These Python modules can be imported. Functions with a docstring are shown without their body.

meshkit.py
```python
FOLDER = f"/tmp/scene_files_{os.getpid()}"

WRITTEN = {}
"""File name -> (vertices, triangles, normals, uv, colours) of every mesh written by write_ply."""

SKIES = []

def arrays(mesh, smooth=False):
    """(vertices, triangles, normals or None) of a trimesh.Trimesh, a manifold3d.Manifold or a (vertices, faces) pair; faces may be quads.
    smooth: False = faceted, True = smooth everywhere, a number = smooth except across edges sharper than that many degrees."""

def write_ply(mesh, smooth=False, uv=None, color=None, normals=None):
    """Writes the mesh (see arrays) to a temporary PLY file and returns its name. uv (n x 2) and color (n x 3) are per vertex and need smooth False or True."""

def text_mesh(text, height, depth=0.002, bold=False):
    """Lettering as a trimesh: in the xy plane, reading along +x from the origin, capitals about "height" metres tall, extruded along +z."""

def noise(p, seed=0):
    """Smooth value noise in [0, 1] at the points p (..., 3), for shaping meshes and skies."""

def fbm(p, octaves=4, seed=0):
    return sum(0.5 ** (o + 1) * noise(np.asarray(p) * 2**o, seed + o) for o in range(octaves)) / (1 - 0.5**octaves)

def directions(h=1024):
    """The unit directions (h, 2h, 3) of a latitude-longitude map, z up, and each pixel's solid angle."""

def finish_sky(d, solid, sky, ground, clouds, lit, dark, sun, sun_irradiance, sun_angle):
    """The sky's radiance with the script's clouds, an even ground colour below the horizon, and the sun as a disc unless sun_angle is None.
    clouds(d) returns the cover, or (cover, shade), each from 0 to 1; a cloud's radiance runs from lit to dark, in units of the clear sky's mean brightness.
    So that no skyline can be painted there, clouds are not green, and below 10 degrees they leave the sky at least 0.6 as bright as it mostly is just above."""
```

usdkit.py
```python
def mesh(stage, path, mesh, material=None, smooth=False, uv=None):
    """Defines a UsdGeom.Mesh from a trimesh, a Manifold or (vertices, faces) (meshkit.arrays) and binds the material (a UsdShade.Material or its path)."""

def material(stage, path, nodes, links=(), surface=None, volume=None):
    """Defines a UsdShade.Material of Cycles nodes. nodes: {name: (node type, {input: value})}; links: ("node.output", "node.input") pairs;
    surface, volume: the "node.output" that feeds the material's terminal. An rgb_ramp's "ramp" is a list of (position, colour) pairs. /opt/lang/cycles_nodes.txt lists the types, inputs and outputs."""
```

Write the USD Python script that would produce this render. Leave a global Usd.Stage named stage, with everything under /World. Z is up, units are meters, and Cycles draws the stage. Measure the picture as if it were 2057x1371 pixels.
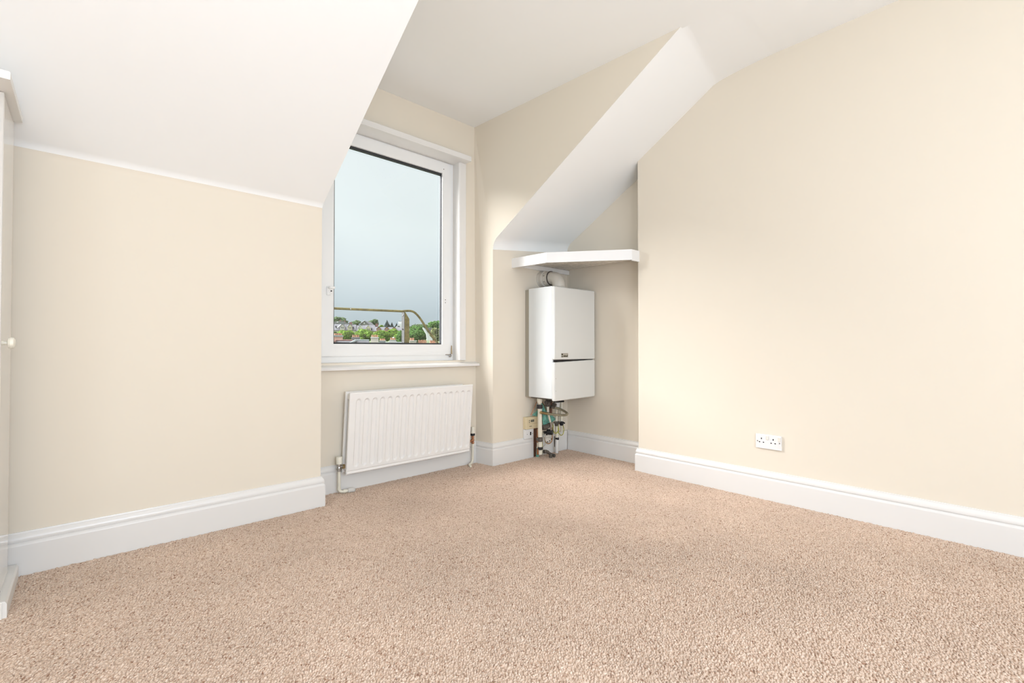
import math, random
import numpy as np, trimesh, manifold3d, usdkit, meshkit
from shapely.geometry import Polygon, Point, box as sbox
from shapely import contains_xy
from pxr import Usd, UsdGeom, UsdLux, UsdShade, Gf, Sdf, Vt

random.seed(7)
RNG = np.random.default_rng(7)
stage = Usd.Stage.CreateInMemory()
UsdGeom.SetStageUpAxis(stage, "Z")
UsdGeom.SetStageMetersPerUnit(stage, 1.0)
UsdGeom.Xform.Define(stage, "/World")
UsdGeom.Scope.Define(stage, "/World/Looks")

# ------------------------------------------------------------------ camera, sky, lamps, exposure
EYE, YAW, PITCH, F_PX = (0.0, 0.0, 0.95), math.radians(42.7), math.atan(12.5 / 926.0), 926.0
cam = UsdGeom.Camera.Define(stage, "/World/Camera")
fw = np.array([math.sin(YAW) * math.cos(PITCH), math.cos(YAW) * math.cos(PITCH), math.sin(PITCH)])
rt = np.array([math.cos(YAW), -math.sin(YAW), 0.0])
up = np.cross(rt, fw)
cam.AddTransformOp().Set(Gf.Matrix4d(*rt, 0, *up, 0, *(-fw), 0, *EYE, 1))
cam.CreateHorizontalApertureAttr(36.0)
cam.CreateVerticalApertureAttr(36.0 * 1371 / 2057)
cam.CreateFocalLengthAttr(36.0 * F_PX / 2057)
cam.CreateClippingRangeAttr(Gf.Vec2f(0.02, 3000))
cam.CreateExposureAttr(0.0)

# overcast sky: dull blue-grey near the horizon, whitening upwards
sky = UsdLux.DomeLight.Define(stage, "/World/sky")
sky.CreateIntensityAttr(1.0)
sky_mat = usdkit.material(stage, "/World/Looks/overcast_sky", {
    "co": ("texture_coordinate", {}),
    "xyz": ("separate_xyz", {}),
    "rmp": ("rgb_ramp", {"ramp": [(0.0, (.47, .56, .60)), (.06, (.50, .60, .645)), (.09, (.57, .67, .715)), (.13, (.66, .76, .80)), (.17, (.75, .84, .87)), (.24, (.83, .92, .925)),
                                  (.38, (.86, .94, .95)), (.55, (1.3, 1.35, 1.36)), (.75, (1.75, 1.78, 1.79)), (1.0, (2.0, 2.02, 2.03))]}),
    "nz": ("noise_texture", {"scale": 3.0, "detail": 3.0}),
    "mr": ("map_range", {"from_min": .3, "from_max": .7, "to_min": .96, "to_max": 1.04}),
    "bg": ("background_shader", {"strength": 1.0}),
    "mul": ("mix_color", {"blend_type": "multiply", "fac": 1.0, "use_clamp": False}),
}, [("co.generated", "xyz.vector"), ("xyz.z", "rmp.fac"), ("co.generated", "nz.vector"), ("nz.fac", "mr.value"), ("rmp.color", "mul.a"), ("mr.result", "mul.b"),
    ("mul.result", "bg.color")], surface="bg.background")
UsdShade.MaterialBindingAPI.Apply(sky.GetPrim()).Bind(sky_mat)

# out of view behind the camera: globe and rear panel placed to light the room
TINT = (.845, .98, 1.165)
lamp = UsdLux.SphereLight.Define(stage, "/World/unseen_lamp")  # unseen globe, placed to light slopes, walls and ceiling
lamp.CreateRadiusAttr(0.25)
lamp.CreateIntensityAttr(25.5)
lamp.CreateColorAttr(Gf.Vec3f(*TINT))
lamp.AddTranslateOp().Set(Gf.Vec3d(0.2, -0.9, 1.0))
rear = UsdLux.RectLight.Define(stage, "/World/unseen_rear_light")  # unseen panel in the rear wall, placed to light slope and knee wall
rear.CreateWidthAttr(2.2)
rear.CreateHeightAttr(1.5)
rear.CreateIntensityAttr(5.1)
rear.CreateColorAttr(Gf.Vec3f(*TINT))
rear.AddTransformOp().Set(Gf.Matrix4d(1, 0, 0, 0, 0, 0, 1, 0, 0, -1, 0, 0, 0.6, -2.24, 1.5, 1))
side = UsdLux.RectLight.Define(stage, "/World/added_side_fill")  # added fill panel for the bay cheek, alcove and right wall
side.CreateWidthAttr(1.8)
side.CreateHeightAttr(1.5)
side.CreateIntensityAttr(2.0)
side.CreateColorAttr(Gf.Vec3f(*TINT))
side.AddTransformOp().Set(Gf.Matrix4d(0, -1, 0, 0, 0, 0, 1, 0, -1, 0, 0, 0, -1.94, -0.6, 1.5, 1))
# broad glow high outside left, out of view, placed to light the bay
sun = UsdLux.DistantLight.Define(stage, "/World/unseen_sky_glow")
sun.CreateAngleAttr(56.0)
sun.CreateIntensityAttr(6.0)
sun.CreateColorAttr(Gf.Vec3f(1.0, 1.0, 1.02))
_sd = np.array([-.72, .52, .70]); _sd /= np.linalg.norm(_sd)      # towards this glow
_sx = np.cross([0, 0, 1.0], _sd); _sx /= np.linalg.norm(_sx)
sun.AddTransformOp().Set(Gf.Matrix4d(*_sx, 0, *np.cross(_sd, _sx), 0, *_sd, 0, 0, 0, 0, 1))

# ------------------------------------------------------------------ helpers
USED, LOC = {}, {}
def _path(parent, name):
    base = f"{parent}/{name}"
    n = USED.get(base, 0)
    USED[base] = n + 1
    return base if n == 0 else f"{base}_{n:03d}"
def _tag(p, label=None, cat=None, group=None, kind=None):
    for k, v in (("label", label), ("category", cat), ("group", group), ("kind", kind)):
        if v: p.SetCustomDataByKey(k, v)
def thing(name, label, cat, loc=(0, 0, 0), group=None, kind=None):
    path = _path("/World", name)
    x = UsdGeom.Xform.Define(stage, path)
    x.AddTranslateOp().Set(Gf.Vec3d(*map(float, loc)))
    _tag(x.GetPrim(), label, cat, group, kind)
    LOC[path] = np.array(loc, float)
    return path
def part(parent, name, mesh, mat, label=None, kind=None, smooth=30):
    """one mesh, given in world coordinates, as a child of parent (a thing or a part)"""
    path = _path(parent, name)
    v, f, _ = meshkit.arrays(mesh)
    v = v - LOC[parent]
    m = usdkit.mesh(stage, path, trimesh.Trimesh(v, f, process=True), mat, smooth=smooth)
    LOC[path] = LOC[parent]
    _tag(m.GetPrim(), label, None, None, kind)
    return path
def single(name, mesh, mat, label, cat, group=None, kind=None, smooth=30):
    path = _path("/World", name)
    v, f, _ = meshkit.arrays(mesh)
    m = usdkit.mesh(stage, path, trimesh.Trimesh(v, f, process=True), mat, smooth=smooth)
    LOC[path] = np.zeros(3)
    _tag(m.GetPrim(), label, cat, group, kind)
    return path
def cat_(*ms): return trimesh.util.concatenate([m for m in ms])
def box(x0, x1, y0, y1, z0, z1):
    b = trimesh.creation.box((abs(x1 - x0), abs(y1 - y0), abs(z1 - z0)))
    b.apply_translation(((x0 + x1) / 2, (y0 + y1) / 2, (z0 + z1) / 2))
    return b
def cbox(x0, x1, y0, y1, z0, z1, c=.003):
    """box with chamfered edges"""
    pts = []
    for i, x in enumerate((x0, x1)):
        for j, y in enumerate((y0, y1)):
            for k, z in enumerate((z0, z1)):
                sx, sy, sz = (1, -1)[i], (1, -1)[j], (1, -1)[k]
                pts += [(x, y + sy * c, z + sz * c), (x + sx * c, y, z + sz * c), (x + sx * c, y + sy * c, z)]
    return trimesh.convex.convex_hull(np.array(pts))
def rbox(x0, x1, y0, y1, z0, z1, r=.01, n=5):
    """box with rounded edges: hull of corner spheres"""
    s = trimesh.creation.uv_sphere(r, count=[2 * n, 4 * n]).vertices
    pts = [s + np.array([x, y, z]) for x in (x0 + r, x1 - r) for y in (y0 + r, y1 - r) for z in (z0 + r, z1 - r)]
    return trimesh.convex.convex_hull(np.vstack(pts))
def tube(pts, r, sides=12, closed_ends=True):
    p = np.asarray(pts, float)
    rr = np.full(len(p), r) if np.ndim(r) == 0 else np.asarray(r, float)
    t = np.gradient(p, axis=0)
    t /= np.linalg.norm(t, axis=1, keepdims=True) + 1e-12
    a = np.cross(t[0], [0, 0, 1.0] if abs(t[0][2]) < .9 else [1.0, 0, 0])
    a /= np.linalg.norm(a)
    ang = np.linspace(0, 2 * np.pi, sides, endpoint=False)
    V = []
    for i in range(len(p)):
        a = a - t[i] * (a @ t[i])
        a /= np.linalg.norm(a) + 1e-12
        b = np.cross(t[i], a)
        V.append(p[i] + rr[i] * (np.cos(ang)[:, None] * a + np.sin(ang)[:, None] * b))
    V = np.vstack(V)
    Fc = []
    for i in range(len(p) - 1):
        for j in range(sides):
            k = (j + 1) % sides
            q = [i * sides + j, i * sides + k, (i + 1) * sides + k, (i + 1) * sides + j]
            Fc += [[q[0], q[1], q[2]], [q[0], q[2], q[3]]]
    n = len(V)
    V = np.vstack([V, p[0], p[-1]])
    e = (len(p) - 1) * sides
    for j in range(sides):
        k = (j + 1) % sides
        Fc += [[n, k, j], [n + 1, e + j, e + k]]
    return trimesh.Trimesh(V, Fc, process=False)
def spline(pts, n=8):
    """Catmull-Rom through the points"""
    p = np.asarray(pts, float)
    q = np.vstack([2 * p[0] - p[1], p, 2 * p[-1] - p[-2]])
    out = []
    for i in range(1, len(q) - 2):
        for s in np.linspace(0, 1, n, endpoint=False):
            a, b, c, d = q[i - 1], q[i], q[i + 1], q[i + 2]
            out.append(.5 * (2 * b + (c - a) * s + (2 * a - 5 * b + 4 * c - d) * s * s + (3 * b - a - 3 * c + d) * s ** 3))
    out.append(p[-1])
    return np.array(out)
def lathe(prof, origin, axis=(0, 0, 1), sides=24):
    """prof: (radius, height) pairs along the axis"""
    pr = np.asarray(prof, float)
    if pr[0, 0] > 1e-6: pr = np.vstack([[0, pr[0, 1]], pr])
    if pr[-1, 0] > 1e-6: pr = np.vstack([pr, [0, pr[-1, 1]]])
    m = trimesh.creation.revolve(pr, sections=sides)
    m.apply_transform(trimesh.geometry.align_vectors([0, 0, 1], np.asarray(axis, float)))
    m.apply_translation(origin)
    return m
def prism(poly, axis, a, b):
    """a 2-D outline swept from a to b along an axis; outline coordinates are (y,z), (x,z) or (x,y)"""
    pg = poly if isinstance(poly, Polygon) else Polygon(poly)
    m = trimesh.creation.extrude_polygon(pg, b - a, engine="earcut")
    v = np.array(m.vertices)
    if axis == "x": v = np.stack([v[:, 2] + a, v[:, 0], v[:, 1]], 1)
    elif axis == "y": v = np.stack([v[:, 0], v[:, 2] + a, v[:, 1]], 1)
    else: v = np.stack([v[:, 0], v[:, 1], v[:, 2] + a], 1)
    m = trimesh.Trimesh(v, m.faces, process=True)
    m.fix_normals()
    return m
def slab(grid, off):
    """closed shell between a grid of points (rows x cols x 3) and the same grid moved by off"""
    g = np.asarray(grid, float)
    r, c, _ = g.shape
    V = np.vstack([g.reshape(-1, 3), (g + np.asarray(off)).reshape(-1, 3)])
    n, Fc = r * c, []
    for i in range(r - 1):
        for j in range(c - 1):
            q = [i * c + j, i * c + j + 1, (i + 1) * c + j + 1, (i + 1) * c + j]
            Fc += [[q[0], q[1], q[2]], [q[0], q[2], q[3]], [n + q[0], n + q[2], n + q[1]], [n + q[0], n + q[3], n + q[2]]]
    ring = [j for j in range(c)] + [i * c + c - 1 for i in range(1, r)] + [(r - 1) * c + j for j in range(c - 2, -1, -1)] + [i * c for i in range(r - 2, 0, -1)]
    for a, b in zip(ring, ring[1:] + ring[:1]):
        Fc += [[a, n + b, b], [a, n + a, n + b]]
    m = trimesh.Trimesh(V, Fc, process=False)
    m.fix_normals()
    return m
def rotz(m, deg, about):
    m.apply_transform(trimesh.transformations.rotation_matrix(math.radians(deg), [0, 0, 1], about))
    return m

# ------------------------------------------------------------------ materials
MATS = {}
def mat(name, color, rough=.5, bump=0, bscale=60, vary=0, vscale=3, **extra):
    """painted or plain surface with optional fine relief and slight tone variation"""
    nodes = {"p": ("principled_bsdf", {"base_color": color, "roughness": rough, **extra})}
    links = []
    if bump or vary:
        nodes["g"] = ("geometry", {})
    if bump:
        nodes["n"] = ("noise_texture", {"scale": bscale, "detail": 4.0})
        nodes["b"] = ("bump", {"strength": bump, "distance": .004})
        links += [("g.position", "n.vector"), ("n.fac", "b.height"), ("b.normal", "p.normal")]
    if vary:
        nodes["v"] = ("noise_texture", {"scale": vscale, "detail": 3.0})
        lo, hi = tuple(c * (1 - vary) for c in color), tuple(min(.98, c * (1 + vary)) for c in color)
        nodes["r"] = ("rgb_ramp", {"ramp": [(.3, lo), (.7, hi)]})
        links += [("g.position", "v.vector"), ("v.fac", "r.fac"), ("r.color", "p.base_color")]
    MATS[name] = usdkit.material(stage, f"/World/Looks/{name}", nodes, links, surface="p.BSDF")
    return MATS[name]
def flat(name, color):
    MATS[name] = usdkit.material(stage, f"/World/Looks/{name}", {"d": ("diffuse_bsdf", {"color": color})}, surface="d.BSDF")
    return MATS[name]
CREAM = flat("cream_wall_paint", (.80, .727, .612))
WHITE = flat("white_ceiling_paint", (.93, .93, .912))
GLOSS = mat("white_gloss_paint", (.79, .77, .74), .28, bump=.02, bscale=25)
UPVC = mat("white_window_paint", (.86, .86, .845), .3, bump=.02, bscale=30)
RADW = mat("radiator_enamel", (.85, .825, .79), .3)
PIPEW = mat("cream_painted_pipe", (.78, .74, .62), .35, bump=.1, bscale=90)
CAPC = mat("cream_plastic_cap", (.82, .78, .66), .4)
CHROME = mat("tarnished_chrome", (.45, .43, .40), .35, metallic=1.0, bump=.1, bscale=120)
BRASS = mat("aged_brass", (.46, .33, .16), .4, metallic=.9, bump=.1, bscale=120)
COPPER = mat("dull_copper", (.42, .20, .11), .45, metallic=.8, vary=.3, vscale=60)
BLACKP = mat("black_plastic", (.02, .02, .022), .4)
DARKM = mat("dark_corroded_metal", (.10, .085, .07), .6, vary=.4, vscale=70)
GASKET = mat("black_rubber_gasket", (.025, .027, .03), .5)
ENAMEL = mat("boiler_enamel_lit", (.76, .785, .785), .16, coat_weight=.3)  # cool window light on the casing side is put into this colour
ENAMELF = mat("boiler_door_enamel", (.74, .74, .71), .2, coat_weight=.25)
TANSTEEL = mat("boiler_tan_frame", (.40, .37, .30), .55)
FLUEW = mat("flue_grey_plastic", (.66, .62, .55), .4)
SHELFP = mat("white_shelf_paint", (.87, .86, .845), .35)
SHELFU = mat("bare_shelf_board", (.80, .75, .68), .6, vary=.12, vscale=25)
SOCKETW = mat("white_socket_plastic", (.84, .83, .81), .25)
SOCKETC = mat("cream_rocker_plastic", (.83, .78, .70), .3)
HOLE = mat("dark_hole", (.012, .010, .010), .8)
BEIGEP = mat("beige_programmer_plastic", (.76, .64, .42), .4)
LCDM = mat("grey_display", (.16, .15, .11), .2)
BROWNW = mat("brown_old_timber", (.13, .06, .035), .7, vary=.4, vscale=60)
TEAL = mat("teal_sheet_plastic", (.16, .42, .34), .35, vary=.35, vscale=45)
GREYW = mat("grey_braided_hose", (.30, .26, .17), .5, vary=.3, vscale=200)
WIREGY = mat("green_yellow_wire", (.38, .38, .06), .45, vary=.5, vscale=120)
WIREB = mat("brown_wire", (.36, .17, .05), .45)
WIREG = mat("grey_wire", (.42, .42, .34), .5)
TAPE = mat("clear_tape", (.62, .60, .56), .3)
BADGE = mat("silver_badge", (.50, .47, .42), .3, metallic=.5)
BADGED = mat("badge_print", (.06, .055, .03), .5)
CUPB = mat("white_cupboard_laminate", (.83, .80, .75), .07)
CUPBC = mat("white_cornice_paint", (.80, .78, .745), .35)
STILE = mat("cupboard_stile_paint", (.66, .63, .585), .3)
KNOBM = mat("cream_ceramic_knob", (.78, .74, .63), .2)
STAYM = mat("tan_worn_metal", (.42, .33, .20), .5)

# ------------------------------------------------------------------ the room
YL, YW, YB, XA, XR, XD, ZC = 2.825, 3.03, 2.845, 3.335, 3.145, 1.041, 2.79      # planes: left wall, window wall, back wall, alcove, breast, dormer cheek, ceiling
XW, YF = -1.9, -2.2                                                              # the far side and far wall behind the camera
def srf(name, mesh, m, label, cat="wall", smooth=30):
    return single(name, mesh, m, label, cat, kind="structure", smooth=smooth)

# carpet floor: flecked loop pile
CARPET = usdkit.material(stage, "/World/Looks/flecked_carpet", {
    "g": ("geometry", {}),
    "vo": ("voronoi_texture", {"scale": 175.0}),
    "sp": ("separate_color", {}),
    "rp": ("rgb_ramp", {"ramp": [(0, (0.323, 0.183, 0.114)), (0.05, (0.437, 0.288, 0.201)), (0.15, (0.570, 0.412, 0.302)), (0.5, (0.641, 0.480, 0.367)), (0.85, (0.694, 0.535, 0.420)), (1, (0.769, 0.622, 0.503))]}),
    "nz": ("noise_texture", {"scale": 2.2, "detail": 3.0}),
    "mr": ("map_range", {"from_min": .3, "from_max": .7, "to_min": .93, "to_max": 1.07}),
    "mul": ("mix_color", {"blend_type": "multiply", "fac": 1.0, "use_clamp": False}),
    "p": ("principled_bsdf", {"roughness": .9, "sheen_weight": .15}),
}, [("g.position", "vo.vector"), ("vo.color", "sp.color"), ("sp.r", "rp.fac"), ("g.position", "nz.vector"), ("nz.fac", "mr.value"), ("rp.color", "mul.a"), ("mr.result", "mul.b"),
    ("mul.result", "p.base_color")], surface="p.BSDF")
srf("floor", box(XW - .2, XA + .2, YF - .3, YW + .2, -.12, 0), CARPET, "carpeted room floor of beige flecked loop pile", "floor")
tuft = []
for rr, zz in ((1.0, 0.0), (1.02, .35), (.72, .8)):
    a = np.linspace(0, 2 * np.pi, 6, endpoint=False)
    tuft.append(np.stack([rr * np.cos(a), rr * np.sin(a), np.full(6, zz)], 1))
tv = np.vstack(tuft + [[[0, 0, 1.0]]])
tf = []
for k in range(2):
    for j in range(6):
        q = [k * 6 + j, k * 6 + (j + 1) % 6, k * 6 + 6 + (j + 1) % 6, k * 6 + 6 + j]
        tf += [[q[0], q[1], q[2]], [q[0], q[2], q[3]]]
tf += [[12 + j, 12 + (j + 1) % 6, 18] for j in range(6)]
tuft = trimesh.Trimesh(tv * [.0050, .0036, .0052], tf, process=False)
pile = UsdGeom.PointInstancer.Define(stage, "/World/carpet_pile")
_tag(pile.GetPrim(), "beige and brown flecked loop pile of the fitted carpet", "carpet", None, "stuff")
usdkit.mesh(stage, "/World/carpet_pile/tuft", tuft, CARPET, smooth=True)
pile.CreatePrototypesRel().SetTargets(["/World/carpet_pile/tuft"])
room_poly = Polygon([(-.55, .35), (XR - .026, .35 - 1.2), (XR - .026, 1.94), (XA - .026, 1.98), (XA - .026, YB - .026), (2.415, YB - .026), (2.375, YW - .026), (XD + .03, YW - .026), (XD + .03, YL - .026), (-.55, YL - .026)])
px, py = np.meshgrid(np.arange(-.55, XA, .0086), np.arange(-.9, YW, .0072))
px = px + (np.arange(px.shape[0])[:, None] % 2) * .0043
P2 = np.stack([px.ravel(), py.ravel()], 1) + RNG.normal(0, .0022, (px.size, 2))
dep = P2[:, 0] * math.sin(YAW) + P2[:, 1] * math.cos(YAW)
lat = P2[:, 0] * math.cos(YAW) - P2[:, 1] * math.sin(YAW)
room_poly = room_poly.difference(sbox(-1, 2.39, -.192, 2.80))
keep = contains_xy(room_poly, P2[:, 0], P2[:, 1]) & (dep > 1.05) & (np.abs(lat) < dep * 1.111 * 1.08 + .12)
P2 = P2[keep]
N = len(P2)
ang, tilt, tdir = RNG.uniform(-.7, .7, N) + math.radians(35), RNG.normal(0, .15, N), RNG.uniform(0, 2 * np.pi, N)
qz = np.stack([np.cos(ang / 2), np.zeros(N), np.zeros(N), np.sin(ang / 2)], 1)
qt = np.stack([np.cos(tilt / 2), np.sin(tilt / 2) * np.cos(tdir), np.sin(tilt / 2) * np.sin(tdir), np.zeros(N)], 1)
def qmul(a, b):
    w1, x1, y1, z1 = a.T; w2, x2, y2, z2 = b.T
    return np.stack([w1*w2-x1*x2-y1*y2-z1*z2, w1*x2+x1*w2+y1*z2-z1*y2, w1*y2-x1*z2+y1*w2+z1*x2, w1*z2+x1*y2-y1*x2+z1*w2], 1)
Q = qmul(qt, qz)
pile.CreatePositionsAttr(Vt.Vec3fArray.FromNumpy(np.column_stack([P2, np.full(N, -.0008)]).astype(np.float32)))
pile.CreateOrientationsAttr(Vt.QuathArray([Gf.Quath(float(a), float(b), float(c), float(d)) for a, b, c, d in Q]))
sc = RNG.uniform(.85, 1.2, (N, 1)) * np.column_stack([np.ones(N), np.ones(N), RNG.uniform(.75, 1.25, N)])
pile.CreateScalesAttr(Vt.Vec3fArray.FromNumpy(sc.astype(np.float32)))
pile.CreateProtoIndicesAttr(Vt.IntArray.FromNumpy(np.zeros(N, np.int32)))

# left knee wall, with the first half of the small cove under the slope
TH = math.atan(.587)
def cove(y0, z0, th, tl, n=6):
    """fillet between a wall rising at y0 and a slope leaving at (y0,z0) with angle th above the horizontal; points from the wall up"""
    a, b, c = np.array([y0, z0 - tl]), np.array([y0, z0]), np.array([y0 - tl * math.cos(th), z0 + tl * math.sin(th)])
    return [tuple((1 - s) ** 2 * a + 2 * s * (1 - s) * b + s * s * c) for s in np.linspace(0, 1, n)]
cv = cove(YL, 1.804, TH, .035)
srf("wall_left", prism([(YL, -.05)] + cv[:3] + [(3.3, cv[2][1]), (3.3, -.05)], "x", XW, XD), CREAM, "low cream knee wall under the long white slope")
top_l = (YL - (ZC - 1.804) / math.tan(TH) , ZC + .002)
srf("sloped_ceiling", prism(cv[2:] + [top_l, (top_l[0] + .06, ZC + .03), (YL + .02, cv[2][1] + .06), (YL + .02, cv[2][1])], "x", XW, XD), WHITE, "white sloped ceiling rising from the low knee wall left of the window", "ceiling")
srf("wall_dormer", prism([(YL + .021, 1.81), (top_l[0] + .1, ZC + .001), (3.3, ZC + .001), (3.3, 1.81)], "x", XD - .12, XD - .0005), CREAM, "cream dormer cheek above the slope left of the window")
# flat ceiling
srf("ceiling", box(XW - .2, XA + .25, YF - .3, 3.3, ZC, ZC + .12), WHITE, "flat white ceiling over the room and the window bay", "ceiling")
# window wall with its opening
WX0, WX1, WZ0, WZ1 = 1.11, 2.197, .848, 2.447
srf("wall_window", prism(Polygon([(XD - .01, -.05), (2.55, -.05), (2.55, ZC + .01), (XD - .01, ZC + .01)], [[(WX0, WZ0), (WX1, WZ0), (WX1, WZ1), (WX0, WZ1)]]), "y", YW, YW + .2), CREAM, "cream wall of the window bay around the white window")
# splayed right cheek of the bay, running up beside the right slope
A, B, Cc, D, E = (2.39, YW, -.02), (2.4145, YB, -.02), (2.4145, YB, 1.80), (2.489, 1.268, ZC + .002), (2.366, YW, ZC + .002)
up_c = [np.array(p) for p in cove(YB, 1.806, math.atan(.627), .06)]
edge = [np.array([2.4145, p[0], p[1]]) for p in up_c]
face = [np.array(A), np.array(B)] + edge + [np.array(D), np.array(E)]
offc = np.array([.10, .02, .09])
fv = np.array(face)
nF = len(fv)
tri = [[nF - 1, i, i + 1] for i in range(0, nF - 2)]
hull_v = np.vstack([fv, fv + offc])
hf = tri + [[nF + a, nF + c, nF + b] for a, b, c in tri]
for i in range(nF):
    j = (i + 1) % nF
    hf += [[i, nF + j, j], [i, nF + i, nF + j]]
ck = trimesh.Trimesh(hull_v, hf, process=False)
ck.fix_normals()
srf("wall_cheek", ck, CREAM, "cream splayed side of the window bay, narrowing to a point on the ceiling", smooth=False)
# back wall behind the boiler
srf("wall_back", prism([(2.4146, -.05), (XA + .2, -.05), (XA + .2, 1.93), (XA, 1.915), (2.4146, 1.80)], "y", YB, YB + .18), CREAM, "cream back wall of the alcove behind the boiler")
# warped right slope with a soft upper cove
ncol = 14
rightp = [tuple(p) for p in cove(YB, 1.905, math.atan(.576), .06)]
n_st = 10
for s in np.linspace(0, 1, n_st + 1)[1:]:
    y = rightp[5][0] + (1.40 - rightp[5][0]) * s
    rightp.append((y, 1.905 + .576 * (YB - y)))
zt = rightp[-1][1]
for s in np.linspace(0, 1, 7)[1:]:
    y = 1.40 - .42 * s
    a, b, c = np.array([1.40, zt]), np.array([1.335, zt + .034]), np.array([.98, ZC + .001])
    rightp.append(tuple((1 - s) ** 2 * a + 2 * s * (1 - s) * b + s * s * c))
leftp = [tuple(p) for p in up_c]
for s in np.linspace(0, 1, n_st + 1)[1:]:
    leftp.append(tuple((1 - s) * up_c[5] + s * np.array([1.268, ZC + .001])))
for s in np.linspace(0, 1, 7)[1:]:
    leftp.append((1.268 - .288 * s, ZC + .001))
grid = []
for (yl, zl), (yr, zr) in zip(leftp, rightp):
    xl = 2.4145 + (2.489 - 2.4145) * np.clip((YB - yl) / (YB - 1.268), 0, 1)
    grid.append([(xl + (XA + .02 - xl) * t, yl + (yr - yl) * t, zl + (zr - zl) * t) for t in np.linspace(0, 1, ncol)])
srf("sloped_ceiling", slab(np.array(grid), (0, .03, .06)), WHITE, "white sloped ceiling above the boiler alcove right of the window", "ceiling", smooth=25)
srf("wall_alcove", box(XA, XA + .2, 1.9, YB + .15, -.05, ZC + .01), CREAM, "cream side wall of the boiler alcove", smooth=False)
srf("wall_right", box(XR, XA + .2, YF - .2, 1.963, -.05, ZC + .01), CREAM, "long plain cream wall with the double socket", smooth=False)
srf("wall_front", prism(Polygon([(XW - .2, -.05), (XA, -.05), (XA, ZC + .01), (XW - .2, ZC + .01)], [[(-.5, .75), (1.7, .75), (1.7, 2.25), (-.5, 2.25)]]), "y", YF - .15, YF), CREAM, "cream far wall behind the camera")  # opening made for the unseen rear light
srf("wall_side", prism(Polygon([(YF - .1, -.05), (3.2, -.05), (3.2, ZC + .01), (YF - .1, ZC + .01)], [[(-1.5, .75), (.3, .75), (.3, 2.25), (-1.5, 2.25)]]), "x", XW - .15, XW), CREAM, "cream side wall behind the camera", smooth=False)  # opening made for the added side fill

# ------------------------------------------------------------------ skirting boards, mitred at the corners
PROF = [(0, -.01), (.021, -.01), (.021, .124), (.0195, .128), (.0140, .1355), (.0115, .1375), (.0115, .1410), (.0165, .1425), (.0170, .1500), (.0150, .1580), (.0105, .1660), (.0062, .1715), (.0062, .1740), (.0050, .1785), (0, .1790)]
path = [(XW, YL), (XD, YL), (XD, YW), (2.3885, YW), (2.4145, YB), (XA, YB), (XA, 1.963), (XR, 1.963), (XR, YF)]
labels = {0: ("baseboard_left", "white moulded skirting along the low left wall"), 1: ("baseboard_jamb", "short white skirting return beside the radiator"), 2: ("baseboard_window", "white skirting behind the radiator"),
          3: ("baseboard_cheek", "short white skirting at the splayed bay side"), 4: ("baseboard_back", "white skirting under the boiler on the back wall"), 5: ("baseboard_alcove", "white skirting on the alcove side wall"),
          6: ("baseboard_return", "short white skirting return at the end of the right wall"), 7: ("baseboard_right", "long white moulded skirting under the double socket")}
def nrm(a, b):
    d = np.array(b) - np.array(a); d = d / np.linalg.norm(d)
    return np.array([d[1], -d[0]])           # to the room's side (right of the walking direction)
def corner(i, d):
    p = np.array(path[i])
    ns = []
    if i > 0: ns.append(nrm(path[i - 1], path[i]))
    if i < len(path) - 1: ns.append(nrm(path[i], path[i + 1]))
    if len(ns) == 1: return p + ns[0] * d
    return p + np.linalg.solve(np.array(ns), np.array([d, d]))
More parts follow.
